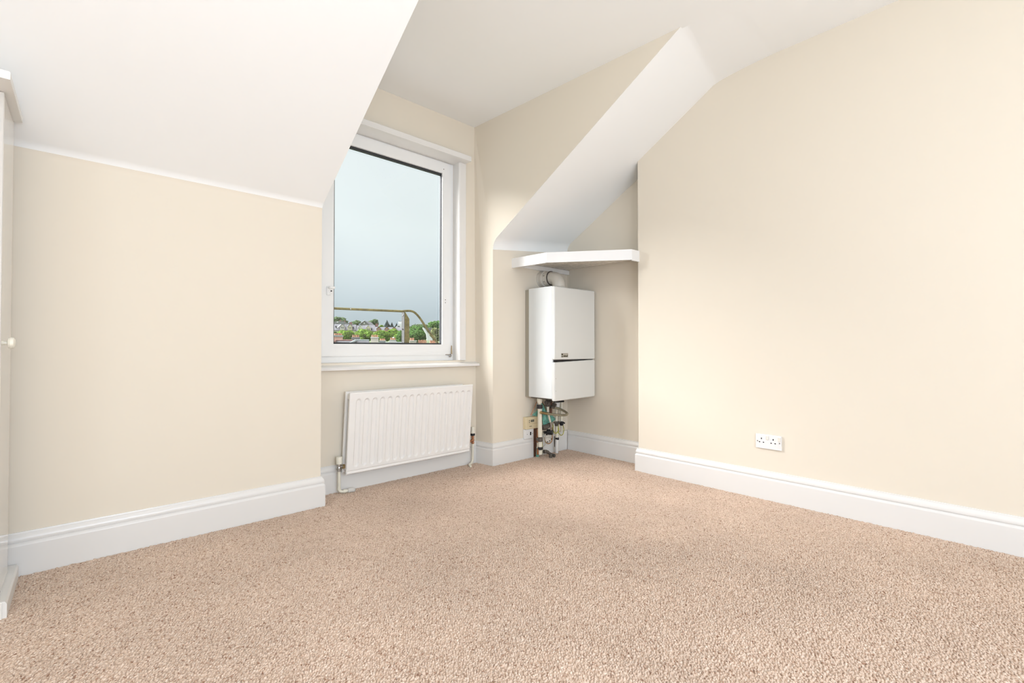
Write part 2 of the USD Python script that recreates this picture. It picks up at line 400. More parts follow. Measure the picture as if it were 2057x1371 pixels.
def skirt(i, start=None, end=None):
    rows = []
    for k, (s_, cut) in enumerate(((i, start), (i + 1, end))):
        if cut is None: rows.append([(*corner(s_, d), z) for d, z in PROF])
        else: rows.append([(*(np.array(cut) + nrm(path[i], path[i + 1]) * d), z) for d, z in PROF])
    a, b = np.array(rows[0]), np.array(rows[1])
    n = len(PROF)
    V = np.vstack([a, b])
    Fc = []
    for k in range(n):
        m = (k + 1) % n
        Fc += [[k, m, n + m], [k, n + m, n + k]]
    cap = trimesh.creation.triangulate_polygon(Polygon(PROF), engine="earcut")
    idx = [int(np.argmin(np.abs(np.array(PROF) - v).sum(1))) for v in cap[0]]
    for t in cap[1]:
        t = [idx[q] for q in t]
        Fc += [[t[0], t[1], t[2]], [n + t[0], n + t[2], n + t[1]]]
    m = trimesh.Trimesh(V, Fc, process=False)
    m.fix_normals()
    return m
for i, (nm, lb) in labels.items():
    srf(nm, skirt(i, end=(2.852, YB)) if i == 4 else skirt(i), GLOSS, lb, "skirting board", smooth=25)

# ------------------------------------------------------------------ window
win = thing("window_1", "white casement window with one large pane and dark gasket", "window", (1.65, 3.09, .85), kind="structure")
SX0, SX1, SZ0, SZ1 = 1.135, 2.172, .892, 2.437          # sash
GX0, GX1, GZ0, GZ1 = 1.217, 2.089, .976, 2.352          # opening in the sash
def rim(x0, x1, z0, z1, X0, X1, Z0, Z1): return Polygon([(X0, Z0), (X1, Z0), (X1, Z1), (X0, Z1)], [[(x0, z0), (x1, z0), (x1, z1), (x0, z1)]])
part(win, "window_frame", prism(rim(SX0 + .012, SX1 - .012, SZ0 + .012, SZ1 - .012, WX0 - .01, WX1 + .012, WZ0 + .002, WZ1 + .012), "y", 3.094, 3.19), UPVC)
for nm, b in (("stile", (SX0, GX0, SZ0, SZ1)), ("stile", (GX1, SX1, SZ0, SZ1))):
    part(win, nm, prism([(b[0], b[2]), (b[1], b[2] + (.082 if nm == "x" else 0)), (b[1], b[3]), (b[0], b[3])], "y", 3.086, 3.121), UPVC)
def mitre_rail(z_out, z_in):
    return prism([(SX0, z_out), (SX1, z_out), (GX1, z_in), (GX0, z_in)] if z_out < z_in else [(SX0, z_out), (GX0, z_in), (GX1, z_in), (SX1, z_out)], "y", 3.0855, 3.1205)
part(win, "bottom_rail", mitre_rail(SZ0, GZ0), UPVC)
part(win, "top_rail", mitre_rail(SZ1, GZ1), UPVC)
part(win, "gasket", prism(rim(GX0 + .009, GX1 - .005, GZ0 + .011, GZ1 - .017, GX0 - .004, GX1 + .004, GZ0 - .004, GZ1 + .004), "y", 3.100, 3.118), GASKET, "thin black seal around the pane")
part(win, "outer_bead", prism(rim(GX0 + .002, GX1 + .017, GZ0 + .001, GZ1 - .001, GX0 - .024, GX1 + .030, GZ0 - .024, GZ1 + .024), "y", 3.140, 3.150), UPVC)
GLASS = usdkit.material(stage, "/World/Looks/window_glass", {"t": ("transparent_bsdf", {"color": (.985, .99, .99)}), "gl": ("glossy_bsdf", {"roughness": .0, "color": (1, 1, 1)}), "lw": ("layer_weight", {"blend": .5}),
    "pw": ("math", {"math_type": "power", "value2": 4.0}), "ma": ("math", {"math_type": "multiply_add", "value2": .6, "value3": .03}), "m": ("mix_closure", {})},
    [("lw.facing", "pw.value1"), ("pw.value", "ma.value1"), ("ma.value", "m.fac"), ("t.BSDF", "m.closure1"), ("gl.BSDF", "m.closure2")], surface="m.closure")
part(win, "pane", box(GX0 - .020, GX1 + .024, 3.126, 3.130, GZ0 - .020, GZ1 + .020), GLASS, smooth=False)
def archi(x0, x1, flip):
    r = .013
    a = [(x0 + r - r * math.sin(t), 3.006 + r - r * math.cos(t)) for t in np.linspace(math.pi / 2, 0, 6)]
    b = [(x1 - r * .6 + r * .6 * math.sin(t), 3.006 + r * .6 - r * .6 * math.cos(t)) for t in np.linspace(0, math.pi / 2, 6)]
    return prism([(x0, YW + .06)] + a + b + [(x1, YW), (x0 + .02, YW + .001), (x0 + .012, YW + .06)] if not flip else [(x0, YW)] + a + b + [(x1, YW + .06), (x1 - .012, YW + .06), (x1 - .02, YW + .001)], "z", .85, 2.447)
part(win, "architrave", archi(2.1965, 2.268, False), GLOSS, smooth=40)
part(win, "architrave", archi(1.05, 1.111, True), GLOSS, smooth=40)
part(win, "head_board", cbox(1.046, 2.262, 2.930, YW + .062, 2.4455, 2.487, .003), GLOSS)
part(win, "window_sill", prism([(2.978, .802), (2.978, .817), (2.982, .8215), (3.094, .851), (3.094, .802)], "x", 1.042, 2.3845), GLOSS, smooth=25)
hd = part(win, "handle", cbox(1.168, 1.196, 3.076, 3.0865, 1.30, 1.36, .003), UPVC, "small white sash handle on the left stile")
part(hd, "lever", cat_(lathe([(.009, 0), (.009, .022)], (1.182, 3.077, 1.350), (0, -1, 0), 14), cbox(1.176, 1.213, 3.046, 3.056, 1.342, 1.357, .003)), UPVC)
part(hd, "keyhole", lathe([(.0045, 0), (.0045, .004)], (1.196, 3.075, 1.328), (0, -1, 0), 10), HOLE)
stay = part(win, "stay_arm", prism([(2.166, .898), (2.176, .898), (2.173, .968), (2.169, .968)], "y", 3.070, 3.078), STAYM, "worn tan stay arm at the bottom corner")
part(stay, "stay_peg", cat_(lathe([(.013, 0), (.013, .004), (.008, .006), (.008, .016)], (2.163, 3.086, .886), (0, -1, 0), 14), cbox(2.120, 2.158, 3.078, 3.086, .893, .899, .001)), CHROME)
for z in (1.312, 1.335, 2.385):
    part(win, "screw_hole", lathe([(.0035, 0), (.0035, .002)], (2.118 if z < 2 else 2.10, 3.0865, z), (0, -1, 0), 8), DARKM)

# ------------------------------------------------------------------ radiator: two pressed panels, tipped a little off the wall
RX0, RX1, RZ0, RZ1 = 1.248, 2.250, .130, .662
rad = thing("radiator", "white fluted double panel radiator below the window", "radiator", (1.76, 3.0, 0))
NF = 17
fx = np.linspace(RX0 + .062, RX1 - .040, NF)
def panel(yf, x0, x1, z0, z1, fine=True):
    xs = np.unique(np.concatenate([[x0, x0 + .004, x1 - .004, x1], np.linspace(x0 + .004, x1 - .004, 430 if fine else 40)]))
    zs = np.unique(np.concatenate([[z0, z0 + .004, z1 - .004, z1], np.linspace(z0 + .004, z1 - .004, 110 if fine else 20)]))
    X, Z = np.meshgrid(xs, zs)
    zc = np.clip(Z, z0 + .064, z1 - .064)
    d = np.min(np.hypot(X[..., None] - fx, (Z - zc)[..., None] * .95), axis=-1)
    t = np.clip((d - .0135) / .0062, 0, 1)
    dep = .0085 * (1 - t * t * (3 - 2 * t))
    seam = .0035 * np.exp(-((Z - z0 - .018) / .003) ** 2)
    edge = .004 * ((X <= x0) | (X >= x1) | (Z <= z0) | (Z >= z1))
    return slab(np.stack([X, yf + dep + seam + edge, Z], -1), (0, .013, 0))
def tip(m):
    m.apply_transform(trimesh.transformations.rotation_matrix(math.radians(3.0), [1, 0, 0], [0, 2.99, RZ0]))
    v = np.array(m.vertices); v[:, 0] += .022 * (v[:, 2] - .42); m.vertices = v      # hangs very slightly racked
    return m
part(rad, "front_panel", tip(panel(2.925, RX0, RX1, RZ0, RZ1)), RADW, smooth=40)
bp = panel(2.0, RX0 - .002, RX1 - .055, RZ0, RZ1, False); bp.apply_translation((0, .985, 0))
part(rad, "back_panel", tip(bp), RADW, smooth=40)
part(rad, "convector_fins", tip(cat_(*[box(x - .0012, x + .0012, 2.942, 2.984, RZ0 + .07, RZ1 - .03) for x in np.linspace(RX0 + .03, RX1 - .08, 34)])), RADW, kind="stuff", smooth=False)
part(rad, "end_connector", tip(cat_(rbox(RX0 + .004, RX0 + .034, 2.935, 2.992, RZ0 + .018, RZ0 + .058, .008, 3), rbox(RX1 - .085, RX1 - .058, 2.935, 2.992, RZ0 + .018, RZ0 + .058, .008, 3))), RADW)
part(rad, "top_connector", tip(cat_(rbox(RX0 + .006, RX0 + .036, 2.935, 2.992, RZ1 - .05, RZ1 - .012, .008, 3), rbox(RX1 - .085, RX1 - .058, 2.935, 2.992, RZ1 - .05, RZ1 - .012, .008, 3))), RADW)
for x in (1.45, 2.02):
    part(rad, "wall_bracket", box(x - .015, x + .015, 2.998, 3.0295, .25, .56), RADW, smooth=False)
# left valve and its pipe
lv = thing("radiator_valve", "cream capped radiator valve with painted pipe at the left end", "valve", (1.214, 2.97, 0), group=None)
vx, vy = 1.212, 2.968
part(lv, "cap", lathe([(.0195, .197), (.0205, .240), (.0195, .243), (.016, .244)], (vx, vy, 0), sides=20), CAPC)
part(lv, "body", cat_(lathe([(.010, .146), (.010, .155), (.0165, .157), (.0165, .166), (.012, .170), (.010, .180), (.014, .184), (.014, .197)], (vx, vy, 0), sides=8), tube([(vx, vy, .178), (vx + .05, vy + .002, .172)], .009)), CHROME, smooth=20)
part(lv, "union_nut", cat_(lathe([(.0145, 0), (.0145, .014)], (vx + .022, vy, .175), (1, 0, -.1), 6), tube([(vx + .045, vy + .002, .173), (RX0 + .02, vy + .002, .170)], .012, 12)), BRASS, smooth=20)
pipe = [(vx, vy, .150), (vx, vy, .05), (vx, vy, .034), (vx + .004, vy - .004, .022), (vx + .014, vy - .010, .0165), (vx + .03, vy - .014, .0165), (vx + .070, vy - .018, .0165)]
part(lv, "pipe", tube(spline(pipe, 5), .0095, 14), PIPEW)
part(lv, "coupling", cat_(lathe([(.0115, .026), (.0115, .040)], (vx, vy, 0), sides=14), tube([(vx + .022, vy - .012, .0165), (vx + .04, vy - .015, .0165)], .0125, 14)), PIPEW)
part(lv, "tape_wrap", tube(spline([(vx + .052, vy - .017, .017), (vx + .075, vy - .02, .018), (vx + .098, vy - .022, .0125)], 4), [.0145] * 4 + [.015] * 3 + [.013, .009], 10), TAPE, "crumpled pale tape around the pipe on the carpet")
# right valve
rv = thing("radiator_valve", "thermostatic radiator valve with black collar and copper body at the right end", "valve", (2.300, 2.972, 0))
vx, vy = 2.309, 2.972
part(rv, "sensor_head", lathe([(.0155, .256), (.0180, .262), (.0180, .272), (.0155, .276), (.0150, .304), (.0125, .309)], (vx, vy, 0), sides=20), CAPC)
part(rv, "collar", lathe([(.0120, .236), (.0180, .240), (.0185, .252), (.0155, .256)], (vx, vy, 0), sides=18), BLACKP)
part(rv, "body", cat_(lathe([(.0105, .172), (.0125, .176), (.0125, .186), (.009, .190), (.0125, .196), (.0125, .208), (.0095, .214), (.0115, .222), (.0115, .236)], (vx, vy, 0), sides=8), tube([(vx, vy, .202), (RX1 - .02, vy, .178)], .009)), COPPER, smooth=20)
part(rv, "pipe", tube(spline([(vx - .001, vy, .176), (vx - .001, vy, .06), (vx - .004, vy - .002, .036), (vx - .02, vy - .008, .0195), (vx - .045, vy - .018, .0165), (vx - .058, vy - .035, .0155), (vx - .064, vy - .058, .012)], 5), .0092, 14), PIPEW)

# ------------------------------------------------------------------ boiler on the back wall
boi = thing("boiler", "white wall-hung gas boiler with a split front door and small badge", "boiler", (3.035, 2.66, .518))
BX0, BX1, BYF, BZ0, BZ1 = 2.768, 3.303, 2.500, .520, 1.449
part(boi, "casing", rbox(BX0, BX1, BYF + .022, 2.795, BZ0 + .012, BZ1 + .004, .010), ENAMEL)
part(boi, "wall_frame", cat_(cbox(BX0 + .012, BX1 - .012, 2.785, YB, BZ0 + .010, BZ1 - .004, .002), box(BX0 + .008, BX1 - .008, 2.79, 2.812, BZ0 + .016, BZ1 - .010)), TANSTEEL)
def door(z0, z1, za, zb):
    """rounded front panel; za, zb: how much its lower and upper edge lift at the right end"""
    m = rbox(BX0 - .001, BX1 + .001, BYF - .004, BYF + .030, z0, z1, .013, 6)
    v = np.array(m.vertices)
    t = (v[:, 0] - BX0) / (BX1 - BX0)
    s = (v[:, 2] - z0) / (z1 - z0)
    v[:, 2] += t * ((1 - s) * za + s * zb)
    return trimesh.Trimesh(v, m.faces, process=False)
part(boi, "upper_door", door(.852, BZ1, -.002, .004), ENAMELF)
part(boi, "lower_door", door(BZ0 - .004, .832, .004, .014), ENAMELF)
part(boi, "door_gap_shade", box(BX0 + .016, BX1 - .016, BYF + .010, BYF + .024, .825, .860), HOLE, "dark strip for the shade in the slot between the two doors", smooth=False)  # near-black strip: the shade of the gap put into colour
bd = part(boi, "badge", cbox(2.846, 2.934, BYF - .0075, BYF - .003, .871, .905, .001), BADGE, "small silver maker's badge with dark print")
part(bd, "emblem", cat_(box(2.849, 2.867, BYF - .0083, BYF - .007, .889, .902), box(2.850, 2.866, BYF - .0083, BYF - .007, .874, .882)), BADGED, smooth=False)
part(bd, "lettering", cat_(box(2.872, 2.925, BYF - .0083, BYF - .007, .8765, .8845), box(2.921, 2.927, BYF - .0083, BYF - .007, .8765, .892), box(2.890, 2.896, BYF - .0083, BYF - .007, .8765, .889)), BADGED, smooth=False)
for z in (.60, .70):
    part(boi, "door_screw", lathe([(.003, 0), (.003, .0015)], (2.784, BYF - .004, z), (0, -1, 0), 8), BADGE)
part(boi, "base_plate", box(BX0 + .02, BX1 - .02, BYF + .05, 2.785, BZ0 + .004, BZ0 + .016), DARKM, smooth=False)

# flue: collar on the boiler, bend, and rings against the wall
fl = thing("flue_pipe", "grey plastic flue bend from the boiler top into the wall", "flue", (3.0, 2.645, 1.452))
fx0, fy0, fzc, R = 2.990, 2.645, 1.558, .056
bend = [(fx0, fy0, z) for z in (1.4545, 1.475)]
for t in np.linspace(0, math.pi / 2, 10):
    bend.append((fx0, fy0 + .075 - .075 * math.cos(t), fzc - .075 + .075 * math.sin(t)))
bend.append((fx0, 2.745, fzc))
part(fl, "bend", tube(bend, R, 28), FLUEW, smooth=45)
part(fl, "boiler_collar", lathe([(.064, 0), (.064, .016), (.060, .020)], (fx0, fy0, 1.4545), sides=28), FLUEW)
part(fl, "socket_ring", lathe([(.062, 0), (.064, .004), (.064, .052), (.061, .056)], (fx0, 2.738, fzc), (0, 1, 0), 28), FLUEW)
part(fl, "wall_ring", lathe([(.070, 0), (.0735, .006), (.0735, .030), (.070, .034), (.070, .042), (.0735, .046), (.0735, .0565)], (fx0, 2.788, fzc), (0, 1, 0), 28), FLUEW)
for a in (-.5, .3):
    part(fl, "screw", lathe([(.0035, 0), (.0035, .003)], (fx0 - .064 * math.cos(a), 2.765, fzc + .064 * math.sin(a)), (-math.cos(a), 0, math.sin(a)), 8), DARKM)
for dx in (-.030, .032):
    part(fl, "clip_screw", lathe([(.0035, 0), (.0035, .004)], (fx0 + dx, fy0 - .055, 1.462), (0, -1, 0), 8), DARKM)
part(fl, "band", lathe([(.0640, 0), (.0640, .006)], (fx0, 2.728, fzc), (0, 1, 0), 28), DARKM)

# angled shelf with a lipping on its front edges and boards below
sh = thing("corner_shelf", "white angled shelf with a deep lipped edge above the boiler", "shelf", (2.95, 2.5, 1.62))
outl = [(2.622, YB), (2.655, 2.476), (3.050, 1.958), (3.145, 1.963), (3.145, 1.963)]
T0, T1 = 1.620, 1.700
part(sh, "top_board", prism([(2.640, YB), (2.668, 2.488), (3.056, 1.975), (XA, 1.975), (XA, YB)], "z", 1.690, 1.6985), SHELFP)
def strip(p, q, w=.018):
    p, q = np.array(p), np.array(q)
    d = (q - p) / np.linalg.norm(q - p)
    n = np.array([-d[1], d[0]]) * w
    return p, q, n
e0, e1, e2, e3 = (2.622, YB), (2.655, 2.476), (3.047, 1.955), (3.146, 1.955)
part(sh, "left_lipping", prism([e0, e1, (2.676, 2.482), (2.640, YB)], "z", T0, T1), SHELFP)
part(sh, "diagonal_lipping", prism([e1, e2, (3.058, 1.972), (2.676, 2.482)], "z", T0, T1), SHELFP)
part(sh, "end_lipping", prism([e2, (3.158, 1.950), (3.158, 1.9625), (3.14, 1.9629), (3.058, 1.972)], "z", T0 - .004, T1), SHELFP)
xs = 2.672
while xs < XA - .02:
    x1 = min(xs + .052, XA)
    xm = (xs + x1) / 2
    y0 = 2.482 - (xm - 2.676) * (.510 / .382) if xm < 3.05 else 1.976
    y0 = max(y0, 1.976) + .003
    part(sh, "soffit_board", cbox(xs, x1 - .010, y0, YB - .0005, 1.674, 1.689, .003), SHELFU, smooth=False)
    xs += .054
part(sh, "wall_batten", cbox(2.70, XA - .002, 2.815, YB, 1.633, 1.673, .003), SHELFP)

# ------------------------------------------------------------------ pipework and wiring under the boiler
def pipe_thing(label, cat="pipe", group="pipes under the boiler", name="boiler_pipe", loc=(0, 0, 0)):
    return thing(name, label, cat, loc, group)
def px(*pts): return [np.array(p, float) for p in pts]
# timber strip, white edge strip and plain board where the skirting stops
single("wall_batten", cbox(2.8525, 2.868, 2.828, YB, 0, .262, .002), GLOSS, "white upright strip ending the skirting below the beige programmer", "strip")
single("timber_post", cbox(2.869, 2.925, 2.832, YB, 0, .255, .002), BROWNW, "dark brown rough timber between the white strip and the cream pipe", "timber")
single("plain_board", cbox(2.990, XA - .022, 2.826, YB, 0, .178, .003), GLOSS, "plain low white board behind the boiler pipes", "board")
# drain and heating pipes
p1 = pipe_thing("thick cream pipe with black couplings left of the grey hose", loc=(2.8308, 2.720, 0.0768))
part(p1, "pipe", tube(px((2.8313, 2.720, 0.4684), (2.8311, 2.720, 0.3251), (2.8346, 2.720, 0.1941)), .0185, 16), PIPEW)
part(p1, "spigot", lathe([(.012, 0), (.020, .012), (.024, .035), (.021, .060), (.012, .066)], (2.8289, 2.720, 0.4728), sides=16), PIPEW)
part(p1, "coupling", lathe([(.024, 0), (.026, .004), (.026, .028), (.022, .032)], (2.8288, 2.720, 0.4349), sides=16), BLACKP)
part(p1, "elbow", cat_(lathe([(.022, 0), (.024, .004), (.024, .030), (.020, .034)], (2.8321, 2.720, 0.1565), sides=10), tube([(2.7983, 2.720, 0.1779), (2.8468, 2.720, 0.1841)], .013, 10)), DARKM)
part(p1, "lower_pipe", tube(px((2.8358, 2.720, 0.1560), (2.8370, 2.720, 0.1053)), .0165, 14), PIPEW)
part(p1, "clamp", lathe([(.0215, 0), (.0225, .003), (.0225, .018), (.0205, .021)], (2.8369, 2.720, 0.0885), sides=14), BLACKP)
part(p1, "foot_pipe", tube(px((2.8375, 2.720, 0.0842), (2.8375, 2.720, 0.0463)), .015, 14), PIPEW)
p2 = pipe_thing("copper pipe beside the dark timber, leftmost of the boiler pipes", loc=(2.8722, 2.780, 0.0607))
part(p2, "pipe", tube(px((2.8700, 2.780, 0.2453), (2.8697, 2.780, 0.0311)), .012, 12), COPPER)
part(p2, "painted_sleeve", tube(px((2.8684, 2.775, 0.1348), (2.8683, 2.775, 0.0878)), .0135, 12), PIPEW)
part(p2, "joint", lathe([(.0165, 0), (.0165, .03)], (2.8699, 2.780, 0.1510), sides=12), COPPER)
p3 = pipe_thing("white pipe with a black ring running down to the carpet", loc=(3.0995, 2.765, 0.0111))
part(p3, "cap", lathe([(.021, 0), (.028, .034), (.028, .040)], (3.1016, 2.765, 0.4218), sides=16), SOCKETW)
part(p3, "upper_pipe", tube(px((3.0936, 2.765, 0.4158), (3.0934, 2.765, 0.2826)), .0115, 14), PIPEW)
part(p3, "valve", cat_(lathe([(.014, 0), (.019, .006), (.019, .026), (.014, .034)], (3.0933, 2.765, 0.2515), sides=8), tube([(3.0349, 2.742, 0.2917), (3.1008, 2.742, 0.2889)], .007, 8)), DARKM)
part(p3, "lower_pipe", tube(px((3.0973, 2.765, 0.2555), (3.0991, 2.765, 0.1487)), .0125, 14), PIPEW)
part(p3, "ring", lathe([(.0165, 0), (.0165, .018)], (3.1011, 2.765, 0.1285), sides=14), BLACKP)
part(p3, "foot_pipe", tube(px((3.0984, 2.765, 0.1311), (3.0949, 2.765, 0.0606), (3.0968, 2.765, 0.0115)), .0145, 14), GLOSS)
p4 = pipe_thing("thin cream pipe with a black lever valve, rightmost of the boiler pipes", loc=(3.1718, 2.775, 0.1963))
part(p4, "pipe", tube(px((3.1724, 2.775, 0.4621), (3.1720, 2.775, 0.2728)), .0120, 14), PIPEW)
part(p4, "top_nut", cat_(lathe([(.018, 0), (.018, .018)], (3.1724, 2.775, 0.4576), sides=8), tube([(3.0131, 2.722, 0.4792), (3.1387, 2.722, 0.4715)], .009, 8)), BLACKP)
part(p4, "lever_valve", cat_(lathe([(.014, 0), (.018, .006), (.018, .024), (.013, .03)], (3.1719, 2.775, 0.2458), sides=8), tube([(3.1470, 2.765, 0.2812), (3.1695, 2.755, 0.2777), (3.1818, 2.745, 0.2663)], .0065, 8)), BLACKP)
part(p4, "tail", tube(px((3.1733, 2.775, 0.2501), (3.1745, 2.775, 0.1914)), .011, 12), PIPEW)
p5 = pipe_thing("short slanting cream tube in front of the teal sheet", loc=(2.9628, 2.735, 0.3134))
part(p5, "tube_end", tube(px((2.9459, 2.735, 0.4446), (2.9477, 2.735, 0.3927)), .0095, 10), PIPEW)
part(p5, "pipe", tube(px((2.9553, 2.735, 0.3704), (2.9781, 2.735, 0.3031)), .0085, 10), PIPEW)
part(p5, "link", tube(px((2.9477, 2.735, 0.3927), (2.9553, 2.735, 0.3704)), .007, 10), COPPER)
part(p5, "drop", tube(px((2.9781, 2.735, 0.3031), (2.9845, 2.735, 0.2808), (2.9895, 2.735, 0.1934)), .0075, 10), CHROME)
p6 = pipe_thing("dark brown copper pipe just behind the hose end", loc=(2.9962, 2.745, 0.3827))
part(p6, "pipe", tube(px((2.9964, 2.745, 0.5003), (2.9962, 2.745, 0.3784)), .0125, 12), BROWNW)
part(p6, "nut", lathe([(.017, 0), (.017, .02)], (2.9964, 2.745, 0.4785), sides=6), DARKM)
p7 = pipe_thing("slim painted pipe between the white pipe and the lever valve pipe", loc=(3.1494, 2.785, 0.2831))
part(p7, "pipe", tube(px((3.1681, 2.800, 0.4603), (3.1677, 2.800, 0.2613)), .009, 10), PIPEW)
part(p7, "nut", lathe([(.0115, 0), (.0115, .016)], (3.1677, 2.800, 0.2522), sides=6), COPPER)
single("gas_cock", cat_(lathe([(.016, 0), (.026, .01), (.026, .04), (.018, .05), (.014, .075)], (2.9386, 2.730, 0.4414), sides=12), lathe([(.012, 0), (.017, .004), (.017, .03)], (2.9386, 2.730, 0.4758), (-1, -.3, 0), 12), lathe([(.014, 0), (.014, .03)], (2.9947, 2.720, 0.4548), (.2, -1, 0), 10)), DARKM, "dark knobbly valve under the boiler above the teal sheet", "valve")
single("drain_cock", cat_(lathe([(.020, 0), (.024, .006), (.024, .05), (.02, .055)], (2.9771, 2.775, 0.2113), (.5, -1, 0), 16), tube([(2.9675, 2.775, 0.2081), (2.9750, 2.800, 0.2038)], .012, 10)), BLACKP, "round black valve knob above the cream terminal block", "valve")
single("pump_body", cat_(tube([(2.9149, 2.770, 0.2563), (2.9559, 2.770, 0.2558), (3.0017, 2.765, 0.2708)], [.020, .024, .016], 12), lathe([(.016, 0), (.016, .03)], (3.0071, 2.770, 0.2564), sides=10)), DARKM, "dark grey fitting below the teal sheet", "fitting")
hose = thing("filling_hose", "grey braided hose looping out below the boiler", "hose", (3.0042, 2.720, 0.3672))
hp = spline(px((2.9886, 2.735, 0.4322), (3.0228, 2.725, 0.4258), (3.0404, 2.700, 0.4180), (3.0539, 2.660, 0.4055), (3.0458, 2.610, 0.3919), (3.0296, 2.585, 0.3832), (3.0237, 2.600, 0.3737), (3.0170, 2.645, 0.3683), (2.9568, 2.680, 0.3760), (2.8879, 2.683, 0.3888), (2.8144, 2.683, 0.4043)), 8)
part(hose, "braid", tube(hp, .0098, 12), GREYW)
part(hose, "ferrule", tube(px((2.9822, 2.735, 0.4350), (3.0207, 2.729, 0.4265)), .0135, 12), DARKM)
part(hose, "end_fitting", tube(px((2.8023, 2.683, 0.4075), (2.8755, 2.683, 0.3913)), .0118, 12), BRASS)
# teal plastic sheet, crumpled, hung corner-up behind the pipes
tp = Polygon([(p[0], p[2]) for p in ((2.9341, 2.800, 0.4700), (2.8104, 2.800, 0.3712), (2.8561, 2.800, 0.3581), (2.9246, 2.800, 0.4056), (2.9371, 2.800, 0.3565), (2.9344, 2.800, 0.2524), (2.9687, 2.800, 0.2527), (3.0495, 2.800, 0.2877), (3.0594, 2.800, 0.2866), (3.1025, 2.800, 0.3132), (3.0529, 2.800, 0.3495), (3.0042, 2.800, 0.3983))])
tm = prism(tp, "y", 2.797, 2.800)
for _ in range(4): tm = tm.subdivide()
tv_ = np.array(tm.vertices)
tv_[:, 1] += .026 * (meshkit.fbm(np.column_stack([tv_[:, 0] * 34, tv_[:, 2] * 34, np.zeros(len(tv_))]), 2, 3) - .5) - .012
tsh = thing("teal_sheet", "crumpled teal plastic sheet hung behind the boiler pipes", "plastic sheet", (2.9496, 2.800, 0.2506))
part(tsh, "sheet", trimesh.Trimesh(tv_, tm.faces, process=False), TEAL, smooth=15)
part(tsh, "cord", cat_(tube([(2.8676, 2.775, 0.5076), (2.7834, 2.782, 0.3737)], .0035, 6), tube([(2.8986, 2.775, 0.5053), (2.9805, 2.775, 0.3942)], .003, 6)), COPPER)
single("teal_offcut", prism([(2.878, .0), (2.898, .002), (2.902, .085), (2.882, .09)], "y", 2.795, 2.812), TEAL, "small teal offcut standing at the foot of the dark timber", "plastic offcut")
# terminal block, clips and wires
tb = thing("terminal_block", "cream terminal block with black screws on the low board", "terminal block", (3.0503, 2.810, 0.1265))
part(tb, "body", cbox(2.998, 3.122, 2.806, 2.826, .150, .192, .003), SOCKETC)
part(tb, "lower_tray", cbox(3.000, 3.090, 2.810, 2.826, .106, .148, .003), SOCKETC)
for x, z in ((3.008, .190), (3.042, .192), (3.050, .127), (3.02, .121), (3.075, .14)):
    part(tb, "screw", lathe([(.009 if z > .18 else .005, 0), (.009 if z > .18 else .005, .004)], (x, 2.8065 if z > .15 else 2.8105, z - .008), (0, -1, 0), 8), HOLE)
for nm, a, b, m, lb in (("cable_clip", (3.0473, 2.770, 0.2121), (3.0542, 2.750, 0.2755), SOCKETW, "white plastic clip left of the white pipe"), ("cable_clip", (3.1049, 2.760, 0.2064), (3.1078, 2.740, 0.2685), PIPEW, "cream plastic clip right of the white pipe")):
    single(nm, cbox(a[0], b[0], a[1] - .02, a[1], a[2], b[2], .004), m, lb, "clip")
def wire(label, pts, m, r=.0032, n=8):
    single("earth_wire" if m is WIREGY else "control_wire", tube(spline(pts, n), r, 8), m, label, "wire")
wire("green and yellow wire looping low at the right", px((3.0964, 2.750, 0.2663), (3.0997, 2.750, 0.2039), (3.1106, 2.745, 0.1789), (3.1270, 2.740, 0.1673), (3.1520, 2.740, 0.1765), (3.1687, 2.745, 0.2140), (3.1637, 2.750, 0.2498)), WIREGY, .0036)
wire("green and yellow wire hooked around the white pipe", px((3.0361, 2.755, 0.2725), (3.0338, 2.750, 0.2208), (3.0576, 2.745, 0.1922), (3.0907, 2.745, 0.2057), (3.1097, 2.750, 0.2382)), WIREGY, .0036)
wire("green and yellow wire beside the thick cream pipe", px((2.8507, 2.715, 0.1800), (2.8473, 2.710, 0.1391), (2.8537, 2.715, 0.1037)), WIREGY, .0038)
wire("brown wire hanging in a deep loop over the board", px((3.0615, 2.790, 0.2388), (3.0585, 2.785, 0.1778), (3.0578, 2.785, 0.1380), (3.0440, 2.785, 0.1112), (3.0115, 2.785, 0.1016), (2.9845, 2.785, 0.1129), (2.9621, 2.785, 0.1377), (2.9580, 2.790, 0.1637)), WIREB, .0036)
wire("grey wire curling beside the black clamp", px((2.9137, 2.760, 0.2168), (2.9196, 2.755, 0.1651), (2.9334, 2.755, 0.1288), (2.9217, 2.750, 0.1054), (2.8952, 2.745, 0.0972), (2.8849, 2.740, 0.0653), (2.8914, 2.745, 0.0251)), WIREG, .0032)
wire("dark wire against the board edge by the white pipe", px((3.1262, 2.815, 0.1740), (3.1281, 2.818, 0.1103), (3.1288, 2.820, 0.0514)), DARKM, .003)
single("floor_fitting", cat_(tube(spline([(2.905, 2.745, .055), (2.935, 2.735, .05), (2.965, 2.72, .03), (3.01, 2.715, .012)], 4), [.016] * 6 + [.012] * 7, 10), lathe([(.014, 0), (.016, .02), (.01, .03)], (2.945, 2.70, .004), sides=10), lathe([(.010, 0), (.012, .025)], (2.985, 2.695, .002), sides=8)), DARKM, "dark pipe fitting lying on the carpet at the foot of the pipes", "fitting")

